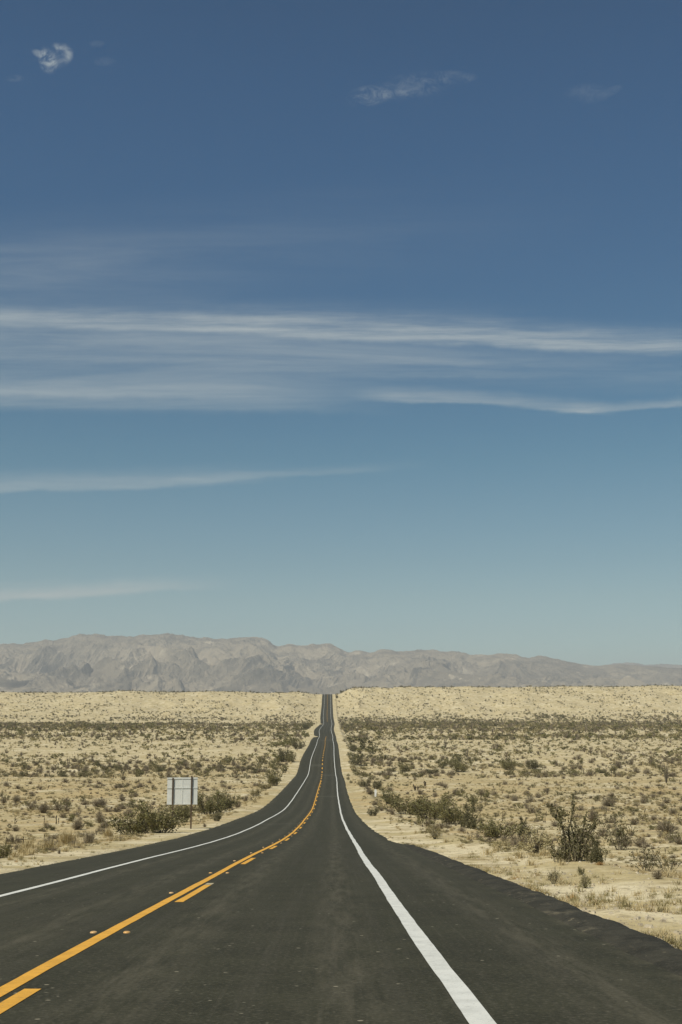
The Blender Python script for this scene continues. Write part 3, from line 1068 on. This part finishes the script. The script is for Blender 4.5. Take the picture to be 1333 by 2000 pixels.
place('sparse', 2, 1214, 1660, 84, 88, 'open green bush right of the tallest bush', GR)
place('ballpale', 1, 1046, 1666, 84, 54, 'pale straw coloured bush left of the tallest bush', GR)
place('sparse', 0, 1262, 1702, 74, 60, 'sparse bush with bare dark branches near the right picture edge', GR)
place('sparse', 1, 1306, 1703, 70, 54, 'leaning bare branched bush at the right picture edge', GR)
place('sparse', 2, 1081, 1726, 36, 38, 'small open shrub by the dark berm', GR)
place('balldark', 1, 1143, 1735, 30, 30, 'small rounded green shrub on the gravel beside the berm', GR)
place('creosote', 0, 1136, 1709, 14, 20, 'small upright sprig just behind the rounded green shrub', GR)
place('twig', 2, 1285, 1717, 34, 20, 'grey leaning tuft below the sparse bush', GR)
place('twig', 0, 1305, 1628, 66, 28, 'bare grey shrub near the right edge behind the sparse bushes', GR)
place('twig', 1, 1188, 1575, 36, 20, 'grey brown shrub on the sand behind the tallest bush', GR)
place('twig', 2, 1158, 1605, 34, 28, 'tan twiggy shrub tucked behind the tallest bush', GR)
place('dark', 0, 690, 1468, 18, 16, 'dark bush by the right road edge, farther of two', GR)
place('dark', 2, 694, 1494, 24, 18, 'dark bush by the right road edge, nearer of two', GR)
place('creosote', 1, 900, 1508, 38, 26, 'big green shrub on the plain above the thicket', GR)
place('creosote', 2, 793, 1507, 32, 20, 'green shrub on the plain straight up from the thicket', GR)
place('dark', 1, 766, 1508, 24, 12, 'low dark shrub left of the green shrub on the plain', GR)
place('dark', 0, 845, 1511, 34, 12, 'low wide dark shrub between two green shrubs on the plain', GR)
place('creosote', 0, 994, 1504, 34, 30, 'tall olive shrub on the plain above the straw bush', GR)
place('dark', 2, 1040, 1502, 32, 20, 'dark spreading shrub on the plain right of the tall olive shrub', GR)
place('twig', 1, 1209, 1501, 22, 18, 'grey shrub on the plain above the open green bush', GR)
place('dark', 1, 1178, 1510, 28, 7, 'long low dark clump on the plain', GR)
place('ocotillo', 2, 1302, 1530, 16, 46, 'tall ocotillo standing alone near the right picture edge', GO, 'ocotillo')
place('ocotillo', 0, 871, 1461, 12, 22, 'ocotillo on the right plain, leftmost of three', GO, 'ocotillo')
place('ocotillo', 2, 912, 1479, 18, 20, 'bushy ocotillo on the right plain, nearest of three', GO, 'ocotillo')
place('ocotillo', 1, 971, 1464, 12, 18, 'ocotillo on the right plain, rightmost of three', GO, 'ocotillo')
place('stub', 0, 1065, 1607, 7, 14, 'short dark cactus stub left of the tallest bush', GC, 'cactus')
place('stub', 0, 981, 1604, 6, 20, 'tall leaning cactus stub behind the low green bush', GC, 'cactus')
place('stub', 3, 812, 1544, 16, 13, 'row of dark cactus stubs above the green thicket', GC, 'cactus')
place('stub', 2, 832, 1536, 12, 11, 'dark cactus stubs behind the row above the green thicket', GC, 'cactus')
place('rust', 0, 1172, 1690, 22, 8, 'rust coloured dry grass at the right foot of the tallest bush', GR, 'grass')
place('dark', 0, 668.5, 1350, 10, 9, 'dark bush on the skyline right of where the road crests', GR)
place('dark', 1, 658, 1364, 6, 9, 'dark bush on the cutting just below the crest, right of the road', GR)

# ------------------------------------------------------------------ scattered scrub
LO = {}
def t_far(seed, clumps, n, size, sp):
    rng = np.random.default_rng(seed)
    l = MB()
    cs = [np.array([rng.normal() * .24, rng.normal() * .24, rng.uniform(.2, .75)]) for _ in range(clumps)]
    pts = []
    for k in range(n):
        c = cs[k % clumps] + rng.normal(size=3) * sp
        c[2] = abs(c[2]) * (0.75 if k % 5 else 0.3)
        pts.append(c)
    leaf_quads(l, rng, np.array(pts), size)
    return MB(), l


for i in range(3):
    LO[('c', i)] = arr_join(*t_creosote(101 + i, 9, 300, .12, .85, .10, .16, .012, .5, .22))
    LO[('w', i)] = arr_join(*t_twiggy(111 + i, 80, 40, .016))
    LO[('cf', i)] = arr_join(*t_far(121 + i, 5, 42, .30, .15))
    LO[('wf', i)] = arr_join(*t_twiggy(131 + i, 14, 14, .05))
    v, q = t_tussock(141 + i, 70, .014).arr(); LO[('t', i)] = (v, q, np.zeros(len(q), int))
    v, q = t_tussock(151 + i, 16, .035).arr(); LO[('tf', i)] = (v, q, np.zeros(len(q), int))
    v, q = t_stub(161 + i, 1 + i).arr(); LO[('s', i)] = (v, q, np.zeros(len(q), int))
LOMAT = {'c': ('stem', 'leaf'), 'w': ('twig', 'twig'), 't': ('straw',), 's': ('cactus',), 'd': ('stem', 'leafdark'), 'o': ('stem', 'olive')}

for (px_, py_) in ((734, 1556), (337, 1619), (374, 1619)):          # keep the marker post and the sign legs clear
    gx_, gy_, _ = ground_hit(px_, py_)
    for k_ in range(6):
        PLACED.append((gx_ * (1 - k_ * 4 / gy_), gy_ - k_ * 4, 0.9))


def out_of_road(X, Y, gap):
    l = XLf(Y) - shoulder_left(Y) - gap
    r = XRf(Y) + shoulder_right(Y) + 0.75 * berm_on(Y) + gap
    return (X < l) | (X > r)


def bare_mask(X, Y):
    """1 on the open sand of washes and side tracks."""
    m = np.zeros_like(X)
    left = X < XC(Y)
    yw = 470 + 0.35 * (X + 40) + 25 * fbm(X / 60, Y * 0, 3, 201)
    m = np.maximum(m, left * np.exp(-((Y - yw) / 42) ** 2) * sstep(-190, -120, X))
    y2 = 660 + 0.1 * X + 12 * fbm(X / 50, Y * 0, 2, 202)
    m = np.maximum(m, left * np.exp(-((Y - y2) / 26) ** 2) * sstep(-190, -140, X))
    y3 = 905 + 10 * fbm(X / 60, Y * 0, 2, 203)
    m = np.maximum(m, left * np.exp(-((Y - y3) / 34) ** 2) * sstep(-150, -90, X))
    m = np.maximum(m, sstep(0.22, 0.45, fbm(X / 26, Y / 40, 3, 204)) * 0.8 * (Y < 700))
    yr = 355 + 14 * fbm(X / 40, Y * 0, 2, 205)
    m = np.maximum(m, (~left) * np.exp(-((Y - yr) / 16) ** 2) * 0.8)
    return m


def scatter(n, y0, y1, px_uniform=True, gap=1.2):
    u = RNG.random(n)
    if px_uniform:      # equal numbers per image row on a flat plain: density falls with distance
        yy = np.linspace(y0, y1, 400)
        row = np.maximum.accumulate((-(H(yy) - CZ) / yy)[::-1])[::-1] + np.linspace(1e-4, 0, 400)
        Y = np.interp(row[-1] + u * (row[0] - row[-1]), row[::-1], yy[::-1])
    else:
        Y = np.sqrt(y0 ** 2 + u * (y1 ** 2 - y0 ** 2))
    X = RNG.uniform(-1, 1, n) * (0.315 * Y + 8)
    ok = out_of_road(X, Y, gap)
    for (px_, py_, pr_) in PLACED:
        ok &= ~(((X - px_) ** 2 + ((Y - py_) * 0.5) ** 2) < (pr_ + 0.35) ** 2)
    return X[ok], Y[ok]


ITEMS = []          # kind, variant, x, y, w, h


def add_items(kind, X, Y, wlo, whi, hr=(0.5, 0.8)):
    w = wlo + (whi - wlo) * RNG.random(len(X)) ** 1.7
    w = w * np.clip(Y / 170, 0.6, 1.0)
    h = w * RNG.uniform(*hr, len(X))
    for i in range(len(X)):
        ITEMS.append((kind, int(RNG.integers(0, 3)), X[i], Y[i], w[i], h[i]))


def keep(X, Y, p):
    k = RNG.random(len(X)) < p
    return X[k], Y[k]


# near and middle plain
for side_n, kind, lo, hi, y0, y1, hr, gap, mk_ in (
        (1500, 'w', 0.4, 2.0, 60, 330, (.40, .75), 3.0, .9), (420, 'c', 0.4, 1.9, 70, 330, (.5, .9), 3.5, .9),
        (420, 'd', 0.35, 1.4, 90, 330, (.5, .9), 4.0, .9), (620, 's', 0.22, 0.42, 60, 330, (1.1, 1.9), 4.0, .7),
        (14000, 't', 0.22, 1.0, 34, 330, (.3, .7), 1.6, .8), (3600, 'o', 0.25, 1.3, 45, 330, (.3, .6), 2.0, .8), (3000, 'w', 0.25, 0.8, 50, 330, (.35, .6), 2.0, .8),
        (2600, 'w', 0.6, 2.8, 310, 700, (.45, .8), 3, .9), (1200, 'c', 0.8, 3.0, 310, 700, (.5, .85), 3, .9),
        (1300, 'd', 0.6, 2.4, 310, 700, (.45, .85), 3, .9), (1200, 's', 0.35, 0.7, 300, 600, (1.1, 1.9), 3, .8),
        (3600, 'o', 0.6, 2.4, 310, 700, (.35, .65), 3, .85), (4500, 't', 0.6, 2.0, 310, 700, (.3, .6), 2, .7)):
    X, Y = scatter(side_n, y0, y1, True, gap)
    X, Y = keep(X, Y, (1 - mk_ * bare_mask(X, Y)) * (0.45 + 0.55 * sstep(-.35, .25, fbm(X / 18, Y / 30, 3, 210 + ord(kind)))))
    add_items(kind, X, Y, lo, hi, hr)
# the denser belt before the bluff
for n, kind, lo, hi in ((3600, 'd', 1.2, 3.6), (3200, 'c', 1.4, 4.4), (5600, 'w', 1.4, 4.6), (4600, 'o', 1.4, 4.0), (2500, 't', 1.2, 3.2)):
    X, Y = scatter(n, 600, 1260, False, 5)
    lim = np.where(X < XC(Y), 1085, 1200) + 60 * fbm(X / 50, Y * 0, 3, 211)
    X, Y = keep(X, Y, (1 - 0.92 * bare_mask(X, Y)) * (1 - sstep(-15, 25, Y - lim)) * (0.5 + 0.5 * sstep(-.3, .3, fbm(X / 30, Y / 50, 3, 240 + ord(kind)))))
    add_items(kind, X, Y, lo, hi, (.45, .85))
# thickets close to the road far down
for n, y0, y1 in ((60, 380, 620), (60, 640, 1080)):
    for s_ in (-1, 1):
        Y = RNG.uniform(y0, y1, n)
        X = np.where(s_ < 0, XLf(Y) - shoulder_left(Y), XRf(Y) + shoulder_right(Y)) + s_ * (5 + 10 * RNG.random(n))
        X, Y = keep(X, Y, 1 - 0.95 * bare_mask(X, Y))
        add_items('d' if s_ > 0 else 'c', X, Y, 1.5, 4, (.55, .85))
# dots on the bluff
for n, kind, lo, hi in ((11000, 'd', 1.0, 3.0), (7000, 'w', 1.2, 3.4), (5000, 'o', 1.0, 2.8)):
    X, Y = scatter(n, 1060, CREST + 10, False, 3)
    low = 1 - 0.62 * sstep(1150, 1330, Y)
    X, Y = keep(X, Y, low * (0.3 + 0.7 * sstep(-.2, .35, fbm(X / 30, Y / 60, 3, 213))))
    add_items(kind, X, Y, lo, hi, (.6, .95))
X = np.concatenate([RNG.uniform(-480, -24, 130), RNG.uniform(0, 460, 110)])
Y = CREST + RNG.uniform(-60, 5, 240)
add_items('d', X, Y, 1.4, 3.6, (.6, 1.0))

kinds = np.array([i[0] for i in ITEMS])
Xs = np.array([i[2] for i in ITEMS]); Ys = np.array([i[3] for i in ITEMS])
Ws = np.array([i[4] for i in ITEMS]); Hs = np.array([i[5] for i in ITEMS])
Vs_ = np.array([i[1] for i in ITEMS])
Zs = terrain_z(Xs, Ys)
size = Ws * Hs / Ys ** 2
inview = np.abs(Xs) < 0.272 * Ys
single = np.zeros(len(Xs), bool)
for ks, cap in ((('w', 'c', 'd', 'o'), 215), (('t',), 150), (('s',), 60)):
    idx = np.where(np.isin(kinds, ks) & inview & (Ys < 420))[0]
    idx = idx[np.argsort(-size[idx])][:cap]
    single[idx] = True

NAMES = {'w': ('dry_shrub', 'shrub', 'grey-brown twiggy shrub'), 'c': ('creosote_bush', 'shrub', 'green leafy bush'),
         'd': ('dark_shrub', 'shrub', 'dark green shrub'), 'o': ('olive_shrub', 'shrub', 'pale olive shrub'),
         't': ('grass_tussock', 'grass', 'straw-coloured dry tussock'), 's': ('dead_cactus', 'cactus', 'thin dark cactus stub')}
meshes = {}
for i in np.where(single)[0]:
    k, v = kinds[i], int(Vs_[i])
    if (k, v) not in meshes:
        Vv, Qq, mi = LO[({'d': 'c', 'o': 'c'}.get(k, k), v)]
        meshes[(k, v)] = mesh_np(NAMES[k][0], Vv, Qq, [M[x] for x in LOMAT[k]], mi)
    nm, cat, txt = NAMES[k]
    ob = link(nm, meshes[(k, v)])
    ob.location = (Xs[i], Ys[i], Zs[i] - 0.01)
    ob.rotation_euler = (0, 0, RNG.uniform(0, 6.28))
    ob.scale = (Ws[i] * 1.0, Ws[i] * 1.0, Hs[i] * 1.05)
    Y, X = Ys[i], Xs[i]
    if X < XC(Y):
        where = ('on the left verge nearer than the sign' if Y < 85 else
                 'on open sand behind the sign' if Y < 150 else
                 'on the plain well behind the sign' if Y < 250 else 'far left near the white wash')
    else:
        where = ('around the tallest bush at right' if Y < 75 else
                 'behind the green thicket at right' if Y < 150 else
                 'well behind the green thicket at right' if Y < 250 else 'far right below the dense scrub')
    big = 'small' if Ws[i] < {'t': .45, 's': .3}.get(k, .85) else 'larger'
    tag(ob, f'{big} {txt} {where}', cat, f'{txt}s {where}')


def stuff(name, ks, ydet):
    VV, QQ, MI, mats = [], [], [], []
    n0 = 0
    for k in ks:
        base = {'d': 'c', 'o': 'c'}.get(k, k)
        mi0 = len(mats)
        mats += [M[x] for x in LOMAT[k]]
        for v in range(3):
            for farlod in (False, True):
                key = (base + 'f', v) if farlod and base != 's' else (base, v)
                sel = (~single) & (kinds == k) & (Vs_ == v) & ((Ys > ydet) == farlod)
                idx = np.where(sel)[0]
                if not len(idx):
                    continue
                Vv, Qq, mi = LO[key]
                th = RNG.uniform(0, 6.28, len(idx))
                c, s = np.cos(th)[:, None], np.sin(th)[:, None]
                px_ = (Vv[None, :, 0] * c - Vv[None, :, 1] * s) * Ws[idx][:, None] + Xs[idx][:, None]
                py_ = (Vv[None, :, 0] * s + Vv[None, :, 1] * c) * Ws[idx][:, None] + Ys[idx][:, None]
                pz_ = Vv[None, :, 2] * Hs[idx][:, None] * 1.05 + Zs[idx][:, None] - 0.02
                P = np.stack([px_, py_, pz_], -1).reshape(-1, 3)
                q = (Qq[None] + (np.arange(len(idx)) * len(Vv))[:, None, None] + n0).reshape(-1, 4)
                VV.append(P); QQ.append(q); MI.append(np.tile(mi + mi0, len(idx)))
                n0 += len(P)
    me = mesh_np(name, np.concatenate(VV), np.concatenate(QQ), mats, np.concatenate(MI))
    return link(name, me)


tag(stuff('desert_scrub', ('w', 'c', 'd', 'o'), 400), 'dense low desert scrub covering the plain up to the pale bluff', 'scrub', kind='stuff')
tag(stuff('dry_grass', ('t',), 300), 'dry straw grass dotted over the sandy plain on both sides', 'grass', kind='stuff')
tag(stuff('cactus_stubs', ('s',), 300), 'thin dark cactus stubs scattered far over the plain', 'cactus', kind='stuff')

# low weeds and pebbles along the verges
def verge_points(n, y0, y1, near, wide, left=0.3):
    Y = 1 / (1 / y1 + RNG.random(n) * (1 / y0 - 1 / y1))
    s_ = np.where(RNG.random(n) < left, -1, 1)
    e = np.where(s_ < 0, XLf(Y) - shoulder_left(Y), XRf(Y) + shoulder_right(Y) + .75 * berm_on(Y))
    X = e + s_ * (near + wide * RNG.random(n) ** 1.5)
    return X, Y


X, Y = verge_points(2600, 9, 110, 0.05, 3.2, .3)
k = RNG.random(len(X)) < sstep(-.05, .3, fbm(X / 1.8, Y / 3.5, 3, 230))
X, Y = X[k], Y[k]
VV, QQ, n0 = [], [], 0
Tw = [t_tussock(301 + i, 26, .012).arr() for i in range(3)]
Zv = terrain_z(X, Y)
MI = []
for i in range(len(X)):
    v, q = Tw[i % 3]
    s_ = RNG.uniform(.10, .30)
    t = RNG.uniform(0, 6.28); c, s = math.cos(t), math.sin(t)
    P = np.stack([(v[:, 0] * c - v[:, 1] * s) * s_ * 1.5 + X[i], (v[:, 0] * s + v[:, 1] * c) * s_ * 1.5 + Y[i], v[:, 2] * s_ * .55 + Zv[i]], -1)
    VV.append(P); QQ.append(q + n0); n0 += len(P)
    MI.append(np.full(len(q), int(RNG.choice(3, p=[.45, .52, .03]))))
me = mesh_np('verge_weeds', np.concatenate(VV), np.concatenate(QQ), [M['straw'], M['olive'], M['rust']], np.concatenate(MI))
tag(link('verge_weeds', me), 'low patchy weeds and dry grass along the pavement edges', 'weeds', kind='stuff')

X, Y = verge_points(9000, 9, 90, -0.25, 6.0, .3)
Zv = terrain_z(X, Y)
cube = np.array([(-1, -1, -.6), (1, -1, -.6), (1, 1, -.6), (-1, 1, -.6), (-.7, -.7, .6), (.7, -.6, .5), (.6, .7, .65), (-.6, .7, .45)]) * .5
cq = np.array([(4, 5, 6, 7), (0, 1, 5, 4), (1, 2, 6, 5), (2, 3, 7, 6), (3, 0, 4, 7)])
n = len(X)
s_ = 0.015 + 0.06 * RNG.random(n) ** 4
th = RNG.uniform(0, 6.28, n); c, s = np.cos(th)[:, None], np.sin(th)[:, None]
st = RNG.uniform(.7, 1.5, n)[:, None]
P = np.stack([(cube[None, :, 0] * c * st - cube[None, :, 1] * s) * s_[:, None] + X[:, None], (cube[None, :, 0] * s * st + cube[None, :, 1] * c) * s_[:, None] + Y[:, None],
              cube[None, :, 2] * s_[:, None] * .8 + Zv[:, None] + .2 * s_[:, None]], -1).reshape(-1, 3)
q = (cq[None] + (np.arange(n) * 8)[:, None, None]).reshape(-1, 4)
me = mesh_np('gravel', P, q, [M['stone']])
tag(link('gravel', me), 'loose stones on the sandy verges beside the pavement', 'gravel', kind='stuff')

# ------------------------------------------------------------------ haze
m = MB()
m.box(-14000, 14000, -1500, 19800, -60, 830)
hz = bpy.data.materials.new('haze')
hz.use_nodes = True
nt = hz.node_tree
for nd in list(nt.nodes):
    if nd.type == 'BSDF_PRINCIPLED':
        nt.nodes.remove(nd)
pv = nt.nodes.new('ShaderNodeVolumePrincipled')
pv.inputs['Color'].default_value = (0.91, 0.93, 0.93, 1)
pv.inputs['Density'].default_value = 7.4e-5
outn = [nd for nd in nt.nodes if nd.type == 'OUTPUT_MATERIAL'][0]
nt.links.new(pv.outputs[0], outn.inputs['Volume'])
ob = link('haze', m.mesh('haze', hz))
tag(ob, kind='stuff')

# ------------------------------------------------------------------ sun and sky
SUN_EL, SUN_AZ = R(50), math.atan2(-0.72, -0.69)      # azimuth from +Y towards +X: behind and to the left
sd = np.array([math.sin(SUN_AZ) * math.cos(SUN_EL), math.cos(SUN_AZ) * math.cos(SUN_EL), math.sin(SUN_EL)])
la = bpy.data.lights.new('sun', 'SUN')
la.energy = 4.5
la.angle = R(0.53)
la.color = (1.0, 0.94, 0.81)
so = bpy.data.objects.new('sun', la)
COL.objects.link(so)
from mathutils import Vector
so.rotation_euler = Vector(sd).to_track_quat('Z', 'Y').to_euler()

wd = bpy.data.worlds.new('World')
sc.world = wd
wd.use_nodes = True
T = NT(wd.node_tree)
bg = wd.node_tree.nodes['Background']
sky = T.n('ShaderNodeTexSky', sky_type='NISHITA')
sky.sun_disc = False
sky.sun_elevation = SUN_EL
sky.sun_rotation = SUN_AZ
sky.altitude = 300
sky.dust_density = 1.0
D = T.n('ShaderNodeTexCoord').outputs['Generated']
dx, dy, dz = T.sep(D)
el = T.m('ARCSINE', dz)
SKY_GRADE = []
SKY_GRADE = [(0.0, (0.66, 0.90, 0.96)), (0.0262, (0.6391, 0.8663, 0.92)), (0.0525, (0.5297, 0.7150, 0.735)), (0.0936, (0.4420, 0.5730, 0.5900)), (0.1291, (0.4020, 0.5190, 0.5170)),
             (0.1706, (0.3330, 0.4670, 0.4730)), (0.2301, (0.2680, 0.4290, 0.4480)), (0.2896, (0.1980, 0.3930, 0.4260)), (0.3252, (0.1670, 0.3680, 0.4190)),
             (0.3725, (0.1520, 0.3490, 0.4150)), (0.4195, (0.1440, 0.3380, 0.4165)), (0.4892, (0.1300, 0.3210, 0.4180)), (0.5520, (0.1200, 0.3110, 0.4165)),
             (0.6356, (0.1160, 0.3050, 0.4160)), (0.7164, (0.1150, 0.2970, 0.4080)), (0.80, (0.1130, 0.280, 0.382)), (1.0, (0.12, 0.27, 0.37))]
skycol = sky.outputs[0]
if SKY_GRADE:
    rmp = T.n('ShaderNodeValToRGB')
    els = rmp.color_ramp.elements
    while len(els) < len(SKY_GRADE):
        els.new(0.5)
    for e_, (p_, c_) in zip(els, SKY_GRADE):
        e_.position = p_
        e_.color = (*c_, 1)
    T.put(rmp.inputs[0], T.m('DIVIDE', el, 0.7, clamp=True))
    skycol = T.mix(1.0, skycol, rmp.outputs[0], 'MULTIPLY')

# cirrus: streaks laid out by bearing (a) and elevation slope (b)
ysafe = T.m('MAXIMUM', dy, 0.05)
A = T.m('DIVIDE', dx, ysafe)
B = T.m('DIVIDE', dz, ysafe)
front = T.mr(dy, 0.1, 0.3)
wob = T.m('MULTIPLY', T.m('SUBTRACT', T.noise(T.comb(T.m('MULTIPLY', A, 7), T.m('MULTIPLY', B, 12), 0), 1.0, 4, 0.6), 0.5), 0.011)
wob = T.m('ADD', wob, T.m('MULTIPLY', T.m('SUBTRACT', T.noise(T.comb(T.m('MULTIPLY', A, 38), T.m('MULTIPLY', B, 60), 4), 1.0, 4, 0.65), 0.5), 0.006))
Bw = T.m('ADD', B, wob)
fib = T.noise(T.comb(T.m('MULTIPLY', A, 9), T.m('MULTIPLY', B, 150), 2), 1.0, 8, 0.70)
fib2 = T.noise(T.comb(T.m('MULTIPLY', A, 3.5), T.m('MULTIPLY', B, 48), 5), 1.0, 8, 0.68, 0.4)
puffn = T.noise(T.comb(T.m('MULTIPLY', A, 75), T.m('MULTIPLY', B, 90), 1), 1.0, 6, 0.65, 0.8)


def ab(px, py):
    d = ray(px, py)
    return d[0] / d[1], d[2] / d[1]


tot = None


def add_cloud(v):
    global tot
    tot = v if tot is None else T.m('ADD', tot, v)


def streak(p0, p1, up, dn, amp, fade0=60, fade1=60, tex=0.5, bow=0.0):
    """A streak from p0 to p1 (photo pixels); soft upward over `up`, sharp downward over `dn`."""
    (a0, b0), (a1, b1) = ab(*p0), ab(*p1)
    k = (b1 - b0) / (a1 - a0)
    line = T.m('ADD', T.m('MULTIPLY', T.m('SUBTRACT', A, a0), k), b0)
    if bow:
        t = T.m('DIVIDE', T.m('SUBTRACT', A, a0), a1 - a0)
        line = T.m('ADD', line, T.m('MULTIPLY', T.m('MULTIPLY', t, T.m('SUBTRACT', 1.0, t)), -4 * bow / F_PX))
    d = T.m('SUBTRACT', Bw, line)
    g = T.m('MULTIPLY', T.mr(d, -dn / F_PX, 0.0), T.mr(d, up / F_PX, 0.0))
    f0, f1 = fade0 / F_PX, fade1 / F_PX
    g = T.m('MULTIPLY', g, T.m('MULTIPLY', T.mr(A, a0 - f0, a0 + f0), T.mr(A, a1 + f1, a1 - f1)))
    tx = T.m('ADD', T.m('MULTIPLY', T.mr(fib, 0.3, 0.7), tex), T.m('ADD', 1 - tex, 0.0))
    add_cloud(T.m('MULTIPLY', T.m('MULTIPLY', g, tx), amp))


def veil(p0, p1, up, dn, amp, fade0, fade1, tex=0.8):
    (a0, b0), (a1, b1) = ab(*p0), ab(*p1)
    k = (b1 - b0) / (a1 - a0)
    d = T.m('SUBTRACT', Bw, T.m('ADD', T.m('MULTIPLY', T.m('SUBTRACT', A, a0), k), b0))
    g = T.m('MULTIPLY', T.mr(d, -dn / F_PX, 0.0), T.mr(d, up / F_PX, 0.0))
    f0, f1 = fade0 / F_PX, fade1 / F_PX
    g = T.m('MULTIPLY', g, T.m('MULTIPLY', T.mr(A, a0 - f0, a0 + f0), T.mr(A, a1 + f1, a1 - f1)))
    tx = T.m('ADD', T.m('MULTIPLY', T.mr(fib2, 0.3, 0.7), tex), 1 - tex)
    add_cloud(T.m('MULTIPLY', T.m('MULTIPLY', g, tx), amp))


def puff(px, py, rx, ry, amp, lo=0.45, hi=0.7, ang=0.0):
    a0, b0 = ab(px, py)
    ca, sa = math.cos(R(ang)), math.sin(R(ang))
    da, db = T.m('SUBTRACT', A, a0), T.m('SUBTRACT', B, b0)
    e0 = T.m('DIVIDE', T.m('ADD', T.m('MULTIPLY', da, ca), T.m('MULTIPLY', db, sa)), rx / F_PX)
    e1 = T.m('DIVIDE', T.m('SUBTRACT', T.m('MULTIPLY', db, ca), T.m('MULTIPLY', da, sa)), ry / F_PX)
    r2 = T.m('ADD', T.m('MULTIPLY', e0, e0), T.m('MULTIPLY', e1, e1))
    g = T.mr(r2, 1.0, 0.1)
    add_cloud(T.m('MULTIPLY', T.m('MULTIPLY', g, T.mr(puffn, lo, hi)), amp))


def arc(px, py, r, wid, amp):
    """The curled right-hand rim of the small cloud."""
    a0, b0 = ab(px, py)
    da, db = T.m('MULTIPLY', T.m('SUBTRACT', A, a0), F_PX / r), T.m('MULTIPLY', T.m('SUBTRACT', Bp, b0), F_PX / r)
    rad = T.m('SQRT', T.m('ADD', T.m('MULTIPLY', da, da), T.m('MULTIPLY', db, db)))
    g = T.mr(T.m('ABSOLUTE', T.m('SUBTRACT', rad, 1.0)), wid / r, 0.0)
    g = T.m('MULTIPLY', g, T.mr(T.m('ADD', da, T.m('MULTIPLY', db, 0.75)), -0.25, 0.75))
    add_cloud(T.m('MULTIPLY', T.m('MULTIPLY', g, T.mr(puffn, 0.28, 0.62)), amp))


Bp = T.m('ADD', B, T.m('MULTIPLY', T.m('SUBTRACT', T.noise(T.comb(T.m('MULTIPLY', A, 70), T.m('MULTIPLY', B, 70), 9), 1.0, 3, 0.6), 0.5), 0.010))
streak((-150, 624), (520, 643), 40, 15, 0.44, 60, 160, 0.5)
streak((-150, 618), (900, 632), 60, 10, 0.16, 60, 260, 0.7)
streak((430, 638), (1400, 684), 66, 18, 0.34, 160, 60, 0.65, 6)
streak((700, 650), (1500, 694), 50, 24, 0.20, 220, 60, 0.8, -6)
veil((-300, 650), (900, 670), 40, 130, 0.33, 60, 520, 0.7)
streak((-150, 695), (460, 705), 30, 16, 0.10, 60, 200, 0.8)
streak((-150, 758), (560, 776), 50, 16, 0.24, 60, 260, 0.6)
veil((-300, 786), (650, 795), 110, 22, 0.25, 60, 200, 0.8)
veil((500, 720), (1500, 735), 70, 50, 0.15, 280, 100, 0.9)
streak((700, 700), (960, 716), 14, 8, 0.10, 60, 60, 0.7)
streak((690, 736), (1130, 730), 12, 8, 0.09, 80, 80, 0.8)
streak((720, 777), (1170, 802), 34, 10, 0.36, 70, 50, 0.5, -3)
streak((1120, 801), (1500, 782), 22, 8, 0.30, 60, 60, 0.5)
streak((-200, 966), (420, 942), 48, 11, 0.33, 60, 190, 0.45)
streak((300, 946), (740, 917), 20, 8, 0.16, 160, 140, 0.5)
streak((-200, 1180), (330, 1151), 30, 10, 0.62, 60, 180, 0.4)
streak((-200, 1152), (120, 1136), 12, 6, 0.14, 60, 60, 0.6)
veil((-500, 575), (760, 455), 150, 140, 0.09, 60, 560, 0.8)
veil((-500, 520), (300, 540), 130, 120, 0.10, 60, 300, 0.6)
arc(116, 108, 21, 12, 0.33)
puff(94, 118, 22, 36, 0.38, 0.36, 0.66, 14)
puff(80, 106, 24, 11, 0.24, 0.32, 0.64, -24)
puff(112, 112, 30, 30, 0.16, 0.3, 0.7)
puff(30, 153, 24, 10, 0.08, 0.3, 0.66)
puff(205, 120, 28, 13, 0.05, 0.3, 0.66)
puff(190, 85, 20, 9, 0.05, 0.3, 0.66)
puff(722, 188, 54, 28, 0.18, 0.40, 0.68, 8)
puff(768, 184, 46, 12, 0.09, 0.36, 0.66, 4)
puff(812, 166, 90, 34, 0.10, 0.40, 0.68, 10)
puff(876, 151, 70, 18, 0.10, 0.38, 0.66, 0)
puff(1150, 182, 52, 26, 0.06, 0.32, 0.64, 0)
puff(1195, 178, 30, 12, 0.06, 0.32, 0.64, 24)
cl = T.m('MULTIPLY', T.m('MINIMUM', T.m('MULTIPLY', tot, 1.2), 0.8), front)
final = T.mix(cl, T.mix(1.0, skycol, (0.15, 0.15, 0.15), 'MULTIPLY'), (0.50, 0.545, 0.535))
T.put(bg.inputs[0], final)
bg.inputs[1].default_value = 1.0

# ------------------------------------------------------------------ camera and output
cam = bpy.data.cameras.new('camera')
co = bpy.data.objects.new('camera', cam)
COL.objects.link(co)
co.location = (0, 0, CZ)
co.rotation_euler = (R(90) + PITCH, 0, 0)
cam.sensor_fit = 'VERTICAL'
cam.sensor_height = 36
cam.lens = 36 * F_PX / 2000
cam.clip_start = 0.1
cam.clip_end = 60000
sc.camera = co
sc.view_settings.view_transform = 'Standard'
sc.view_settings.look = 'None'
sc.view_settings.exposure = 0
sc.view_settings.gamma = 1
sc.render.engine = 'CYCLES'
sc.cycles.use_denoising = True
sc.cycles.max_bounces = 6
sc.cycles.volume_bounces = 0
